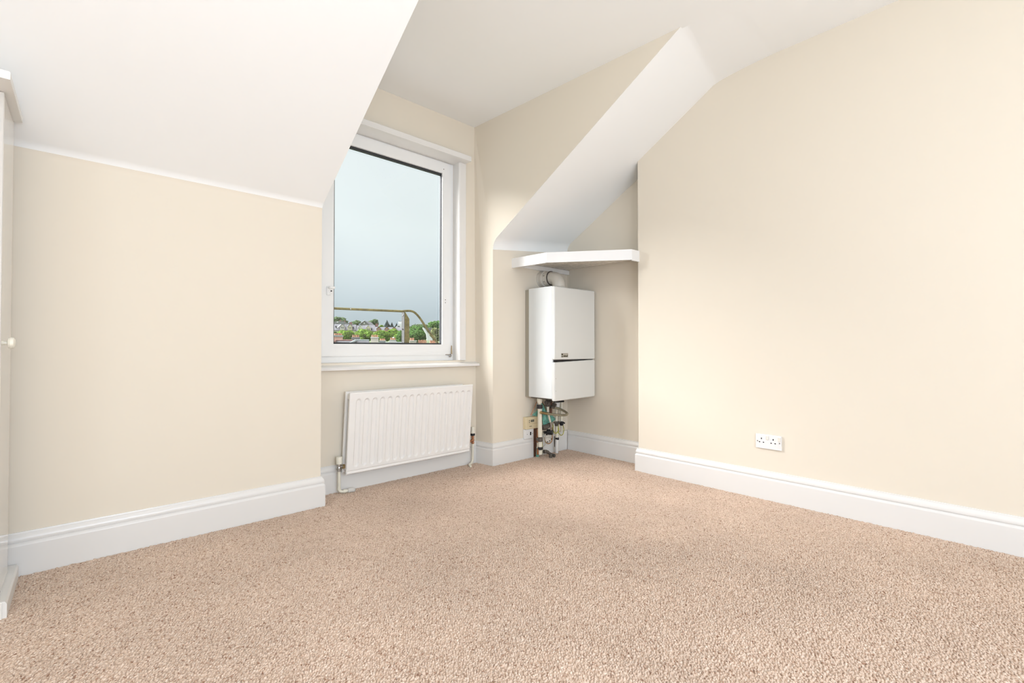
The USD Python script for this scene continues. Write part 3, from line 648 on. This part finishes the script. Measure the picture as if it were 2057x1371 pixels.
# ------------------------------------------------------------------ programmer, fused spur, double socket
pg = thing("heating_programmer", "beige heating programmer with small grey display", "programmer", (2.836, 2.83, .25))
def slant(m, dz, x0, x1):
    v = np.array(m.vertices); v[:, 2] += dz * (v[:, 0] - x0) / (x1 - x0); return trimesh.Trimesh(v, m.faces, process=False)
part(pg, "body", slant(rbox(2.752, 2.922, 2.8085, YB, .253, .357, .006, 4), -.004, 2.752, 2.922), BEIGEP)
part(pg, "display", slant(cbox(2.811, 2.852, 2.807, 2.8105, .312, .332, .0006), -.003, 2.752, 2.922), LCDM, "dark grey display", smooth=False)
for z in (.324, .310):
    part(pg, "button", cbox(2.790, 2.800, 2.806, 2.8105, z - .001, z + .006, .0008), LCDM, smooth=False)
part(pg, "flap_line", slant(cbox(2.788, 2.918, 2.8075, 2.8095, .2985, .3000, .0004), -.004, 2.752, 2.922), MATS["aged_brass"], smooth=False)
part(pg, "maker_mark", slant(cbox(2.794, 2.824, 2.8073, 2.8095, .272, .281, .0006), -.003, 2.752, 2.922), STAYM, "small oval maker's mark", smooth=False)
sp_ = thing("fused_spur", "square white fused spur plate with dark fuse slot under the programmer", "spur switch", (2.80, 2.83, .166))
part(sp_, "plate", cbox(2.752, 2.8515, 2.822, YB, .166, .2515, .004), SOCKETW)
part(sp_, "fuse_slot", cbox(2.816, 2.829, 2.8205, 2.824, .196, .2245, .001), HOLE, "dark upright fuse slot")
for x in (2.782, 2.843):
    part(sp_, "screw", lathe([(.003, 0), (.003, .0015)], (x, 2.822, .208), (0, -1, 0), 8), DARKM)

so = thing("double_socket", "white double wall socket with two rocker switches", "socket", (XR, 1.035, .316))
part(so, "back_box", cbox(XR - .006, XR + .004, .963, 1.109, .318, .404, .001), SOCKETW)
part(so, "face_plate", rbox(XR - .012, XR - .002, .961, 1.111, .316, .406, .0045, 4), SOCKETW)
for yy, zz, mm in ((1.041, .387, SOCKETC), (.974, .385, SOCKETC)):
    rk = cbox(XR - .0165, XR - .010, yy - .0065, yy + .0065, zz - .013, zz + .011, .0015)
    part(so, "rocker_switch", rk, mm)
def slot(y, z, w, h): return cbox(XR - .0126, XR - .0110, y - w / 2, y + w / 2, z - h / 2, z + h / 2, .0003)
for yc in (1.0755, 1.0085):
    part(so, "pin_hole", slot(yc, .379, .0055, .0095), HOLE, smooth=False)
    part(so, "pin_hole", slot(yc + .0115, .3565, .0080, .0055), HOLE, smooth=False)
    part(so, "pin_hole", slot(yc - .0115, .3565, .0080, .0055), HOLE, smooth=False)
for y in (1.0985, .9725):
    part(so, "screw", lathe([(.0032, 0), (.0032, .0012)], (XR - .0118, y, .3615), (-1, 0, 0), 10), DARKM)

# ------------------------------------------------------------------ tall narrow cupboard at the left
cu = thing("cupboard", "tall glossy white cupboard with cornice and round knob at the left", "cupboard", (-.48, 2.55, 0))
CX, CY0, CY1 = -.222, 2.400, 2.703
part(cu, "carcass", cbox(-.74, CX - .018, CY0 + .004, CY1 - .002, .05, 1.849, .002), CUPB, smooth=False)
dr = part(cu, "door", cbox(CX - .018, CX, CY0 + .012, CY1, .062, 1.849, .002), CUPB, smooth=False)
part(dr, "door_knob", lathe([(.009, 0), (.0065, .006), (.0065, .013), (.0180, .016), (.0205, .022), (.0190, .030), (.0120, .034), (0, .0345)], (CX, 2.432, .967), (1, 0, 0), 24), KNOBM)
part(cu, "end_stile", cbox(CX - .020, CX + .001, CY0 - .002, CY0 + .010, .05, 1.849, .002), STILE, smooth=False)
corn = [(-.205, 1.850), (-.197, 1.8505), (-.1965, 1.874), (-.199, 1.878), (-.76, 1.878), (-.76, 1.850)]
part(cu, "cornice", prism(corn, "y", 2.275, 2.680), CUPBC, smooth=25)
pl = [(-.232, 0), (-.198, 0), (-.198, .048), (-.203, .058), (-.232, .060)]
part(cu, "plinth", cat_(prism(pl, "y", CY0 + .010, 2.788), box(-.74, -.21, CY0 + .004, CY0 + .02, 0, .055)), CUPBC, smooth=20)
single("carpet_fluff", trimesh.creation.icosphere(2, .0045).apply_transform(np.diag([1.3, .9, .7, 1])).apply_translation((1.055, .757, .012)), mat("dark_red_fluff", (.20, .045, .03), .9), "tiny dark red speck of fluff on the carpet", "fluff")

# ------------------------------------------------------------------ outside the window
A0 = math.radians(28.4)
ED, ER = np.array([math.sin(A0), math.cos(A0), 0.0]), np.array([math.cos(A0), -math.sin(A0), 0.0])
def site(p):
    """(across, away, height above the eye) in the direction the window looks -> world metres"""
    p = np.atleast_2d(np.asarray(p, float))
    return p[:, :1] * ER + p[:, 1:2] * ED + np.array([0, 0, .95]) + p[:, 2:3] * np.array([0, 0, 1.0])
def tosite(m):
    return trimesh.Trimesh(site(m.vertices), m.faces[:, ::-1] if False else m.faces, process=False)
def sbx(r0, r1, d0, d1, h0, h1): return tosite(box(r0, r1, d0, d1, h0, h1))
def outl_(poly, d0, d1): return tosite(prism(poly, "y", d0, d1))
IRONG = mat("grey_iron", (0.055, 0.056, 0.055), .6, bump=.3, bscale=80, vary=.2, vscale=40)  # plain grey, where the other face of the same post is olive
IRONO = mat("olive_painted_iron", (0.099, 0.081, 0.018), .6, bump=.3, bscale=80, vary=.45, vscale=25)
SLATE = mat("purple_grey_slate", (0.117, 0.117, 0.130), .5, vary=.12, vscale=1.2)
SLATEB = mat("blue_grey_slate", (0.123, 0.146, 0.156), .5, vary=.10, vscale=1.2)
SLATED = mat("dark_grey_slate", (0.138, 0.144, 0.150), .55, vary=.15, vscale=.5)
LEAD = mat("pale_lead_flashing", (0.225, 0.257, 0.261), .5)
CRMR = mat("cream_render", (0.478, 0.445, 0.385), .7, vary=.06, vscale=.8)
YELR = mat("pale_yellow_render", (0.491, 0.465, 0.319), .7)
PALER = mat("pale_pinkish_render", (0.491, 0.451, 0.425), .7)
WHTR = mat("white_render", (0.516, 0.528, 0.528), .6)
PINKR = mat("pink_painted_brick", (0.439, 0.255, 0.198), .7, vary=.12, vscale=2)
BRICKO = mat("orange_brick", (0.325, 0.169, 0.085), .8, vary=.2, vscale=1.5)
BRICKR = mat("dark_red_brick", (0.182, 0.091, 0.077), .8, vary=.2, vscale=1.5)
TERRA = mat("terracotta_pot", (0.389, 0.195, 0.117), .7, vary=.15, vscale=5)
WINDK = mat("dark_window_glass", (0.050, 0.055, 0.060), .2)
TRUNK = mat("tree_bark", (0.100, 0.070, 0.045), .9)
def leaf(name, c):
    MATS[name] = usdkit.material(stage, f"/World/Looks/{name}", {
        "g": ("geometry", {}), "n": ("noise_texture", {"scale": .9, "detail": 2.0}),
        "r": ("rgb_ramp", {"ramp": [(.3, tuple(x * .6 for x in c)), (.7, tuple(min(.9, x * 1.4) for x in c))]}),
        "d": ("diffuse_bsdf", {}), "t": ("translucent_bsdf", {}), "m": ("mix_closure", {"fac": .3})},
        [("g.position", "n.vector"), ("n.fac", "r.fac"), ("r.color", "d.color"), ("r.color", "t.color"), ("d.BSDF", "m.closure1"), ("t.BSDF", "m.closure2")], surface="m.closure")
    return MATS[name]
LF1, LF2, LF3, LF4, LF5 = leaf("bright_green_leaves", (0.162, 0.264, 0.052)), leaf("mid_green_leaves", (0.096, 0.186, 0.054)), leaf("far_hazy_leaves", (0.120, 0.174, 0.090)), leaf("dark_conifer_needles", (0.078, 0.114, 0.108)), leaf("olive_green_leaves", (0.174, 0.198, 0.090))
GRASS = mat("rough_hillside_grass", (0.090, 0.122, 0.050), .9, vary=.25, vscale=.05)

# hillside under the town and the low flat roof right outside
gr = np.array([[(r * (30 + d) / 100, d, h) for r in np.linspace(-60, 60, 9)] for d, h in ((8, -9), (40, -6.5), (75, -4.5), (120, -1.5), (200, 4.2), (260, 8.0), (330, 11.5), (420, 14.5), (520, 15.5))])
hill = slab(site(gr.reshape(-1, 3)).reshape(gr.shape), (0, 0, -3))
single("hillside", hill, GRASS, "grassy hillside that carries the town beyond the window", "hillside", kind="structure")
single("flat_roof", box(.9, 4.6, 3.35, 5.7, -.35, -.15), SLATED, "low flat roof outside the window under the iron railing", "roof", kind="structure")

# iron railing of the escape stair
rl = thing("iron_railing", "mossy olive iron railing with a flat post and down-curving handrail", "railing", (2.85, 5.0, -.15))
hr = [(.95, 5.0, 1.366), (1.96, 5.0, 1.378), (2.37, 5.0, 1.384), (2.80, 5.0, 1.391)]
curve = spline([(2.80, 5.0, 1.391), (2.90, 5.0, 1.402), (2.965, 5.0, 1.390), (3.02, 5.0, 1.350), (3.066, 5.0, 1.300), (3.171, 5.0, 1.170), (3.336, 5.0, .985), (3.60, 5.0, .69), (3.95, 5.0, .30), (4.30, 5.0, -.09)], 6)
part(rl, "handrail", tube(np.vstack([hr[:-1], curve]), .0135, 12), IRONO)
part(rl, "post_flange", prism([(2.838, -.15), (2.902, -.15), (2.902, 1.300), (2.846, 1.382), (2.838, 1.382)], "y", 4.997, 5.004), IRONO, "olive face of the angle post")
part(rl, "post_web", box(2.833, 2.840, 4.999, 5.062, -.15, 1.384), IRONG, "grey face of the angle post", smooth=False)
for z, m in ((1.345, LEAD), (1.175, HOLE)):
    part(rl, "bolt", lathe([(.009, 0), (.009, .008)], (2.833, 5.03, z), (-1, 0, 0), 8), m)
part(rl, "rail_bolt", lathe([(.006, 0), (.006, .016)], (2.155, 4.988, 1.381), (0, -1, 0), 8), LEAD)
part(rl, "far_post", box(.95, .99, 4.99, 5.03, -.15, 1.365), IRONG, smooth=False)

# near chimneys and roofs
def pots(par, d, r0, r1, h0, h1, n, m=None, w=.085):
    for k in range(n):
        r = r0 + (r1 - r0) * (k + .5) / n
        o = site([[r, d, h0]])[0]
        hh = (h1 - h0) * (1, .9, 1.0, .94)[k % 4]
        part(par, "chimney_pot", lathe([(w * 1.1, 0), (w, hh * .12), (w * .86, hh * .75), (w * 1.08, hh * .82), (w * 1.08, hh), (w * .7, hh), (w * .7, hh * .9)], o, sides=12), m or TERRA)
def stack(label, d, r0, r1, h0, h1, body, capm, caph, npots, poth, flare=0, base=-4.5, potr=None, potm=None, w=.085):
    c = thing("chimney", label, "chimney", site([[(r0 + r1) / 2, d, base]])[0])
    if flare: part(c, "stack", outl_([(r0 - flare, base), (r1 + flare, base), (r1 + flare, h0 + (h1 - h0) * .3), (r1, h1), (r0, h1), (r0 - flare, h0 + (h1 - h0) * .3)], d, d + .8), body, smooth=False)
    else: part(c, "stack", sbx(r0, r1, d, d + .8, base, h1), body, smooth=False)
    if caph: part(c, "cap", sbx(r0 - .06, r1 + .06, d - .06, d + .86, h1, h1 + caph), capm, smooth=False)
    a, b = potr or (r0 + .04, r1 - .04)
    pots(c, d + .4, a, b, h1 + caph, h1 + caph + poth, npots, potm, w)
    return c
def G(d, u, v): return None
DN = 60.0
stack("pink painted chimney with a grey slab and low pots at the pane's left edge", DN, -7.23, -6.24, 0.50, 1.36, PINKR, LEAD, .16, 4, .27, w=.12)
stack("slate-hung chimney with four terracotta pots, second from the left", DN + 3, -5.38, -4.43, 0.53, 1.15, SLATEB, SLATED, .22, 4, .32, w=.1)
stack("tall cream chimney with a row of red pots", DN, -2.86, -1.97, 0.37, 1.22, CRMR, WHTR, .10, 4, .30, w=.09)
stack("small pale chimney with stubby orange pots just right of the cream one", DN + 2, -1.88, -1.13, 0.39, 0.89, LEAD, WHTR, .06, 4, .24, w=.08)
cf = stack("white flared chimney with pinkish pots left of the railing post", DN, -0.55, 0.15, 0.37, 0.96, WHTR, CRMR, .05, 4, .27, flare=.20, w=.085)
o = site([[-0.13, 60.4, 1.19]])[0]
part(cf, "cowl", lathe([(.10, 0), (.12, .04), (.12, .14), (.09, .17)], o, sides=10), WHTR)
stack("cream chimney with a broad terracotta pot right of the railing post", DN, 1.87, 2.71, 0.37, 0.84, CRMR, WHTR, .09, 3, .33, potr=(1.93, 2.43), w=.1)
stack("low chimney with a long row of orange pots near the right of the pane", DN, 2.92, 4.05, 0.31, 0.51, CRMR, CRMR, .03, 6, .46, w=.085, potm=BRICKO if False else None)
stack("low chimney with orange pots half hidden by the sloping handrail", DN + 1, 4.44, 5.28, 0.32, 0.57, PALER, CRMR, .03, 4, .36, w=.1)
def roof(label, m, ridge, d0, d1, drop, extra=None, name="terrace_roof"):
    """pitched roof: ridge = (r0,r1,h); the near slope falls by drop towards the window"""
    r0, r1, h = ridge
    t = thing(name, label, "roof", site([[(r0 + r1) / 2, (d0 + d1) / 2, h - drop - 3]])[0])
    dm = (d0 + d1) / 2
    g = np.array([[(r, d0, h - drop) for r in np.linspace(r0 - .1, r1 + .1, 3)], [(r, dm, h) for r in np.linspace(r0, r1, 3)], [(r, d1, h - drop) for r in np.linspace(r0 - .1, r1 + .1, 3)]])
    part(t, "slates", slab(site(g.reshape(-1, 3)).reshape(g.shape), (0, 0, -.15)), m, smooth=False)
    part(t, "ridge_tiles", tosite(tube([(r0, dm, h + .02), (r1, dm, h + .02)], .09, 8)), BRICKR if extra is None else extra, smooth=40)
    part(t, "walls", sbx(r0 + .1, r1 - .1, d0 + .3, d1 - .3, h - drop - 3.2, h - drop), CRMR, smooth=False)
    return t
ra = roof("purple slate terrace roof at the lower left of the view", SLATE, (-6.38, -4.62, 0.81), 51, 59.5, 3.0)
part(ra, "hip_ridge", tosite(tube([(-6.38, 55.2, 0.82), (-6.98, 53.0, 0.36)], .10, 8)), BRICKR)
rb = roof("second slate terrace roof left of the cream chimney", SLATE, (-4.36, -2.85, 0.83), 52, 60, 3.0, LEAD)
part(rb, "valley_flashing", tosite(tube([(-4.36, 55.9, 0.83), (-4.92, 53.5, 0.36)], .14, 6)), LEAD)
roof("blue-grey low roof between the cream and the white flared chimneys", SLATEB, (-2.61, -0.55, 0.65), 61, 67, 2.6, LEAD)
roof("pale slate roof at the foot of the railing post", SLATE, (0.29, 1.53, 0.67), 61, 67, 2.6, LEAD)

# trees
def tree(label, d, u_r0, u_r1, top, base, m, seed, name="broadleaf_tree", n=2600, size=.30, group=None):
    rg = np.random.default_rng(seed)
    rc, w, h = (u_r0 + u_r1) / 2, (u_r1 - u_r0) / 2, (top - base) / 2
    t = thing(name, label, "tree", site([[rc, d, base - 3.5]])[0])
    part(t, "trunk", tube(site([(rc, d, base - 3.5), (rc + .1, d, base), (rc, d, base + h)]), [.3, .24, .12], 8), TRUNK)
    V = np.zeros((0, 3)); cl = []
    for k in range(16):
        a, e = rg.uniform(0, 2 * np.pi), rg.uniform(-.7, 1.2)
        q = np.array([math.cos(a) * math.cos(e), math.sin(a) * math.cos(e), math.sin(e)])
        cl.append((q * .62, rg.uniform(.30, .48)))
    cl.append((np.zeros(3), .72))
    pts, nrmv = [], []
    for c, r_ in cl:
        k = int(n * r_ * r_ / sum(x[1] ** 2 for x in cl))
        v = rg.normal(size=(k, 3)); v /= np.linalg.norm(v, axis=1, keepdims=True)
        pts.append(c + v * r_ * rg.uniform(.82, 1.03, (k, 1))); nrmv.append(v)
    pts, nrmv = np.vstack(pts), np.vstack(nrmv)
    P_ = np.column_stack([rc + pts[:, 0] * w, d + pts[:, 1] * w, base + h + pts[:, 2] * h])
    tn = nrmv + rg.normal(0, .45, nrmv.shape); tn /= np.linalg.norm(tn, axis=1, keepdims=True)
    ax = np.cross(tn, rg.normal(size=tn.shape)); ax /= np.linalg.norm(ax, axis=1, keepdims=True)
    bx = np.cross(tn, ax)
    s = size * rg.uniform(.6, 1.3, (len(P_), 1))
    quad = np.stack([P_ - ax * s, P_ + bx * s * .6, P_ + ax * s, P_ - bx * s * .6], 1).reshape(-1, 3)
    i = np.arange(len(P_))[:, None] * 4
    fc = np.vstack([np.hstack([i, i + 1, i + 2]), np.hstack([i, i + 2, i + 3])])
    path_ = part(t, "foliage", (site(quad), fc), m, smooth=False)
    return t
tree("bright green round tree at the left of the middle row", 120, -14.12, -9.49, 4.56, 1.00, LF1, 1)
tree("bright green tree behind the slate chimney, between two cream gables", 125, -10.01, -4.84, 4.88, 1.04, LF1, 2)
tree("yellow-green tree behind the cream chimney", 118, -5.27, -0.78, 4.49, 0.98, LF1, 3)
tree("bright green tree left beside the railing post", 122, -2.04, 2.42, 4.83, 1.02, LF1, 4)
tree("darker green tree just left of the railing post", 112, 0.39, 2.91, 3.97, 0.70, LF2, 5)
tree("large mid green tree right of the railing post", 120, 2.62, 8.10, 5.57, 0.75, LF2, 6, n=3200)
tree("olive green tree behind the lower end of the handrail", 130, 9.33, 13.46, 5.55, 1.08, LF5, 7)
tree("round green tree on the skyline at the right of the pane", 210, 14.18, 21.97, 12.15, 6.56, LF2, 8, size=.45)
tree("small dark green tree low behind the pink chimney", 105, -13.45, -11.45, 3.28, 0.88, LF2, 9)
tree("hazy green tree on the skyline at the far left", 330, -41.02, -30.58, 20.81, 14.79, LF3, 10, size=.7)
tree("hazy green tree on the skyline left of the dark gable", 352, -32.17, -21.58, 20.12, 14.44, LF3, 11, size=.7)
tree("hazy tree on the skyline behind the dark gable roof", 318, -17.03, -9.82, 18.75, 13.76, LF3, 12, size=.7)
tree("small bright tree beside the red chimney stack", 284, -9.29, -5.92, 13.41, 9.21, LF1, 13, size=.5, n=1200)
tree("low hazy tree line right of the white house", 340, 10.23, 24.39, 17.01, 12.76, LF3, 14, size=.7)
def conifer(label, d, r, w, top, base, seed):
    t = thing("conifer", label, "tree", site([[r, d, base - 2]])[0])
    rg = np.random.default_rng(seed)
    part(t, "trunk", tube(site([(r, d, base - 2), (r, d, top - 1)]), [.3, .08], 6), TRUNK)
    n = 900
    z = rg.uniform(0, 1, n) ** 1.3
    a = rg.uniform(0, 2 * np.pi, n)
    R_ = w * (1 - z) * (.75 + .35 * ((z * 9) % 1)) * rg.uniform(.6, 1, n)
    P_ = np.column_stack([r + R_ * np.cos(a), d + R_ * np.sin(a), base + z * (top - base)])
    ax = np.column_stack([np.cos(a), np.sin(a), -.35 * np.ones(n)]); bx = np.column_stack([-np.sin(a), np.cos(a), rg.normal(0, .3, n)])
    s = .8 * (1.15 - z)[:, None]
    quad = np.stack([P_ - ax * s, P_ + bx * s * .4, P_ + ax * s, P_ - bx * s * .4], 1).reshape(-1, 3)
    i = np.arange(n)[:, None] * 4
    part(t, "foliage", (site(quad), np.vstack([np.hstack([i, i + 1, i + 2]), np.hstack([i, i + 2, i + 3])])), LF4, smooth=False)
conifer("tall dark conifer on the skyline, widest of the row", 340, -5.17, 2.6, 19.85, 14.53, 21)
conifer("narrow dark conifer right of the widest one", 350, -1.94, 1.3, 18.88, 14.74, 22)
conifer("narrow dark conifer beside the white house", 358, 1.38, 1.3, 18.70, 14.74, 23)
conifer("tiny conifer on the skyline right of the post", 350, 14.87, 1.1, 18.06, 14.59, 24)

# houses on the hillside
def gable(par, r0, r1, rm, hb, he, ha, d, wall, depth=4.0, win=True, roofm=None, nw=2):
    """gabled dormer: front outline, little roof, two dark windows"""
    part(par, "gable", outl_([(r0, hb), (r1, hb), (r1, he), (rm, ha), (r0, he)], d, d + depth), wall, smooth=False)
    for s, e in (((r0 - .15, he - .1), (rm, ha + .12)), ((rm, ha + .12), (r1 + .15, he - .1))):
        part(par, "gable_roof", outl_([s, e, (e[0], e[1] + .16), (s[0], s[1] + .16)], d - .15, d + depth), roofm or SLATED, smooth=False)
    if win:
        w = (r1 - r0)
        for k in range(nw):
            c = r0 + w * ((k + .5) / nw * .7 + .15)
            f = part(par, "window", sbx(c - w * .10, c + w * .10, d - .06, d + .02, he - (he - hb) * .62, he + .05), WHTR, smooth=False)
            part(f, "glass", sbx(c - w * .075, c + w * .075, d - .09, d - .05, he - (he - hb) * .58, he), WINDK, smooth=False)
def house(label, d, r0, r1, hr_, he, hb, wall, roofm, depth=7.0):
    t = thing("terraced_house", label, "house", site([[(r0 + r1) / 2, d + depth / 2, hb]])[0])
    part(t, "walls", sbx(r0, r1, d, d + depth, hb, he), wall, smooth=False)
    g = np.array([[(r, d - .3, he - .1) for r in (r0, r1)], [(r, d + depth / 2, hr_) for r in (r0, r1)], [(r, d + depth + .3, he - .1) for r in (r0, r1)]])
    part(t, "roof", slab(site(g.reshape(-1, 3)).reshape(g.shape), (0, 0, -.2)), roofm, smooth=False)
    return t
D1 = 230
h1 = house("terraced house with a pale pink dormer gable at the far left", D1, -29.03, -22.31, 11.27, 8.39, 5.27, PALER, SLATE)
gable(h1, -24.75, -22.82, -23.84, 8.39, 9.83, 11.10, D1 - .4, PALER)
part(h1, "skylight", outl_([(-27.06, 9.71), (-26.62, 9.71), (-26.62, 10.31), (-27.06, 10.31)], D1 + .4, D1 + 2.2), WINDK, smooth=False)
part(h1, "party_wall_coping", tosite(tube([(-26.07, D1 - .2, 9.40), (-24.64, D1 + 3.4, 11.15)], .22, 6)), WHTR)
part(h1, "chimney", sbx(-24.75, -23.75, D1 + 3, D1 + 4, 10.79, 11.99), SLATEB, smooth=False)
h2 = house("terraced house with a pale yellow dormer, second from the left", D1, -22.27, -17.85, 11.15, 8.56, 5.27, CRMR, SLATE)
gable(h2, -21.42, -19.42, -20.38, 8.39, 9.78, 11.10, D1 - .4, YELR)
part(h2, "roof_window", outl_([(-19.17, 9.35), (-18.86, 9.35), (-18.86, 9.95), (-19.17, 9.95)], D1 + .2, D1 + 2), WINDK, smooth=False)
part(h2, "chimney", sbx(-20.98, -19.86, D1 + 3.2, D1 + 4.2, 10.79, 12.27), BRICKR, smooth=False)
h3 = house("terraced house with a cream green dormer and white bargeboards, third from the left", D1, -17.81, -13.91, 10.79, 8.15, 5.27, CRMR, SLATE)
gable(h3, -16.84, -14.63, -15.76, 8.03, 9.11, 10.45, D1 - .4, mat("pale_green_render", (0.465, 0.491, 0.399), .7), roofm=WHTR)
part(h3, "chimney", sbx(-16.84, -15.94, D1 + 3.2, D1 + 4.2, 10.31, 11.63), SLATEB, smooth=False)
h4 = house("terraced house with a yellow dormer below the dark gable, fourth from the left", D1, -13.87, -9.14, 10.91, 8.15, 5.27, CRMR, SLATE)
gable(h4, -13.23, -11.05, -12.08, 8.03, 9.23, 10.59, D1 - .4, YELR, roofm=WHTR)
part(h4, "roof_window", outl_([(-10.85, 8.87), (-10.51, 8.87), (-10.51, 9.47), (-10.85, 9.47)], D1 + .2, D1 + 2), WINDK, smooth=False)
big = thing("gabled_house", "large dark grey gabled house rising behind the terrace", "house", site([[-14.17, 258, 9.57]])[0])
part(big, "gable_wall", outl_([(-17.92, 9.03), (-12.41, 9.03), (-12.91, 11.96), (-15.35, 14.01), (-17.92, 12.36)], 255, 262), mat("grey_stone_wall", (0.187, 0.187, 0.176), .8), smooth=False)
part(big, "bargeboard", cat_(tosite(tube([(-18.05, 254.8, 12.36), (-15.35, 254.8, 14.19)], .25, 6)), tosite(tube([(-15.35, 254.8, 14.19), (-12.66, 254.8, 11.83)], .25, 6))), SLATED)
gq = np.array([[(-15.30, 255, 14.25), (-12.41, 262, 13.87)], [(-12.53, 255, 11.56), (-9.62, 262, 11.29)]])
part(big, "roof", slab(site(gq.reshape(-1, 3)).reshape(gq.shape), (0, 0, -.3)), SLATE, smooth=False)
part(big, "round_window", outl_(list(Point(-15.52, 12.94).buffer(.42).exterior.coords)[:-1], 254.85, 255.05), WHTR, "pale patch of a gable window")
part(big, "chimney", sbx(-9.93, -8.61, 258, 259.5, 10.36, 12.94), BRICKR, smooth=False)
part(big, "lower_wing", sbx(-12.41, -9.11, 256, 262, 8.50, 11.29), SLATE, smooth=False)
lh = thing("slate_house", "dark roofed house with chimneys behind the left terrace", "house", site([[-31.34, 293, 11.48]])[0])
part(lh, "roof", outl_([(-36.60, 11.48), (-23.22, 11.48), (-24.91, 14.96), (-27.43, 14.66), (-29.39, 15.78), (-33.29, 15.66), (-35.50, 15.26), (-36.60, 14.51)], 290, 296), SLATED, smooth=False)
part(lh, "skylight", outl_([(-33.42, 14.96), (-32.45, 14.84), (-32.18, 15.32), (-33.01, 15.54)], 289.8, 290.05), WHTR, smooth=False)
for u0, u1, hv in ((-31.90, -31.06, 16.63), (-29.11, -28.41, 16.17)):
    part(lh, "chimney", sbx(u0, u1, 291, 292, 14.51, hv), BRICKR, smooth=False)
def brick_house(label, a, b, d, g0, g1, gm):
    t = house(label, d, a, b, 9.63, 7.79, 5.04, BRICKO, SLATE)
    gable(t, g0, g1, gm, 7.45, 8.64, 9.56, d - .4, BRICKO, roofm=SLATED)
brick_house("orange brick house with a gable next to the red chimney", -8.85, -4.56, 220, -7.97, -6.11, -6.92)
brick_house("orange brick house with a gable in the middle of the brick row", -4.52, -1.24, 220, -4.34, -2.57, -3.46)
brick_house("orange brick house with a gable at the right end of the brick row", -1.19, 5.04, 220, -1.02, 0.66, -0.17)
wh = thing("white_house", "white rendered house with a broad chimney left of the post", "house", site([[2.30, 243, 9.00]])[0])
part(wh, "walls", outl_([(0.67, 9.00), (4.76, 9.00), (4.76, 12.51), (2.06, 12.06), (0.67, 10.61)], 240, 247), WHTR, smooth=False)
part(wh, "chimney", sbx(1.89, 4.27, 241, 243, 11.51, 13.38), WHTR, smooth=False)
part(wh, "window", sbx(1.45, 2.55, 239.9, 240.05, 10.51, 10.96), WINDK, smooth=False)
part(wh, "chimney_pots", sbx(2.06, 4.02, 241.5, 242.5, 13.38, 13.63), SLATED, smooth=False)
sr = thing("slate_roofed_house", "purple slate roofed house with a pale gable wall behind the handrail", "house", site([[13.63, 193, 4.36]])[0])
part(sr, "roof", outl_([(11.83, 8.12), (14.83, 8.22), (15.83, 6.34), (12.83, 6.24)], 190, 195), SLATE, smooth=False)
part(sr, "walls", sbx(12.83, 15.83, 190.3, 194.7, 3.17, 6.28), CRMR, smooth=False)
single("white_halo_strip", outl_([(6.75, 1.56), (7.91, 1.56), (7.91, 1.88), (7.17, 2.71), (6.44, 3.86), (5.91, 4.38), (5.81, 4.17), (6.54, 2.92)], 100, 100.6), WHTR, "white strip of halo and garden white under the sloping handrail", "wall")  # bright halo along the rail and garden white, put into one solid strip

# the wooded slope goes on to both sides of what the pane shows
for lab, a0, a1, sd in (("wooded slope going on left of the town beyond the window", -46, -9.5, 31), ("wooded slope going on right of the town beyond the window", 8.5, 44, 32)):
    rg = np.random.default_rng(sd)
    n = 9000
    az = np.radians(rg.uniform(a0, a1, n)); dd = rg.choice([95, 118, 150, 210, 300], n) * rg.uniform(.96, 1.04, n)
    hgt = dd * (.004 + .040 * np.clip((dd - 90) / 200, 0, 1)) + rg.uniform(-5.5, 2.2, n) + 1.5 * np.sin(az * 60 + dd)
    P_ = np.column_stack([dd * np.tan(az), dd, hgt])
    tn = rg.normal(size=(n, 3)); tn /= np.linalg.norm(tn, axis=1, keepdims=True)
    ax = np.cross(tn, rg.normal(size=(n, 3))); ax /= np.linalg.norm(ax, axis=1, keepdims=True)
    bx = np.cross(tn, ax); sz = (dd * .008 * rg.uniform(.6, 1.5, n))[:, None]
    quad = np.stack([P_ - ax * sz, P_ + bx * sz * .7, P_ + ax * sz, P_ - bx * sz * .7], 1).reshape(-1, 3)
    i = np.arange(n)[:, None] * 4
    single("woodland", (site(quad), np.vstack([np.hstack([i, i + 1, i + 2]), np.hstack([i, i + 2, i + 3])])), LF2, lab, "trees", kind="stuff", smooth=False)
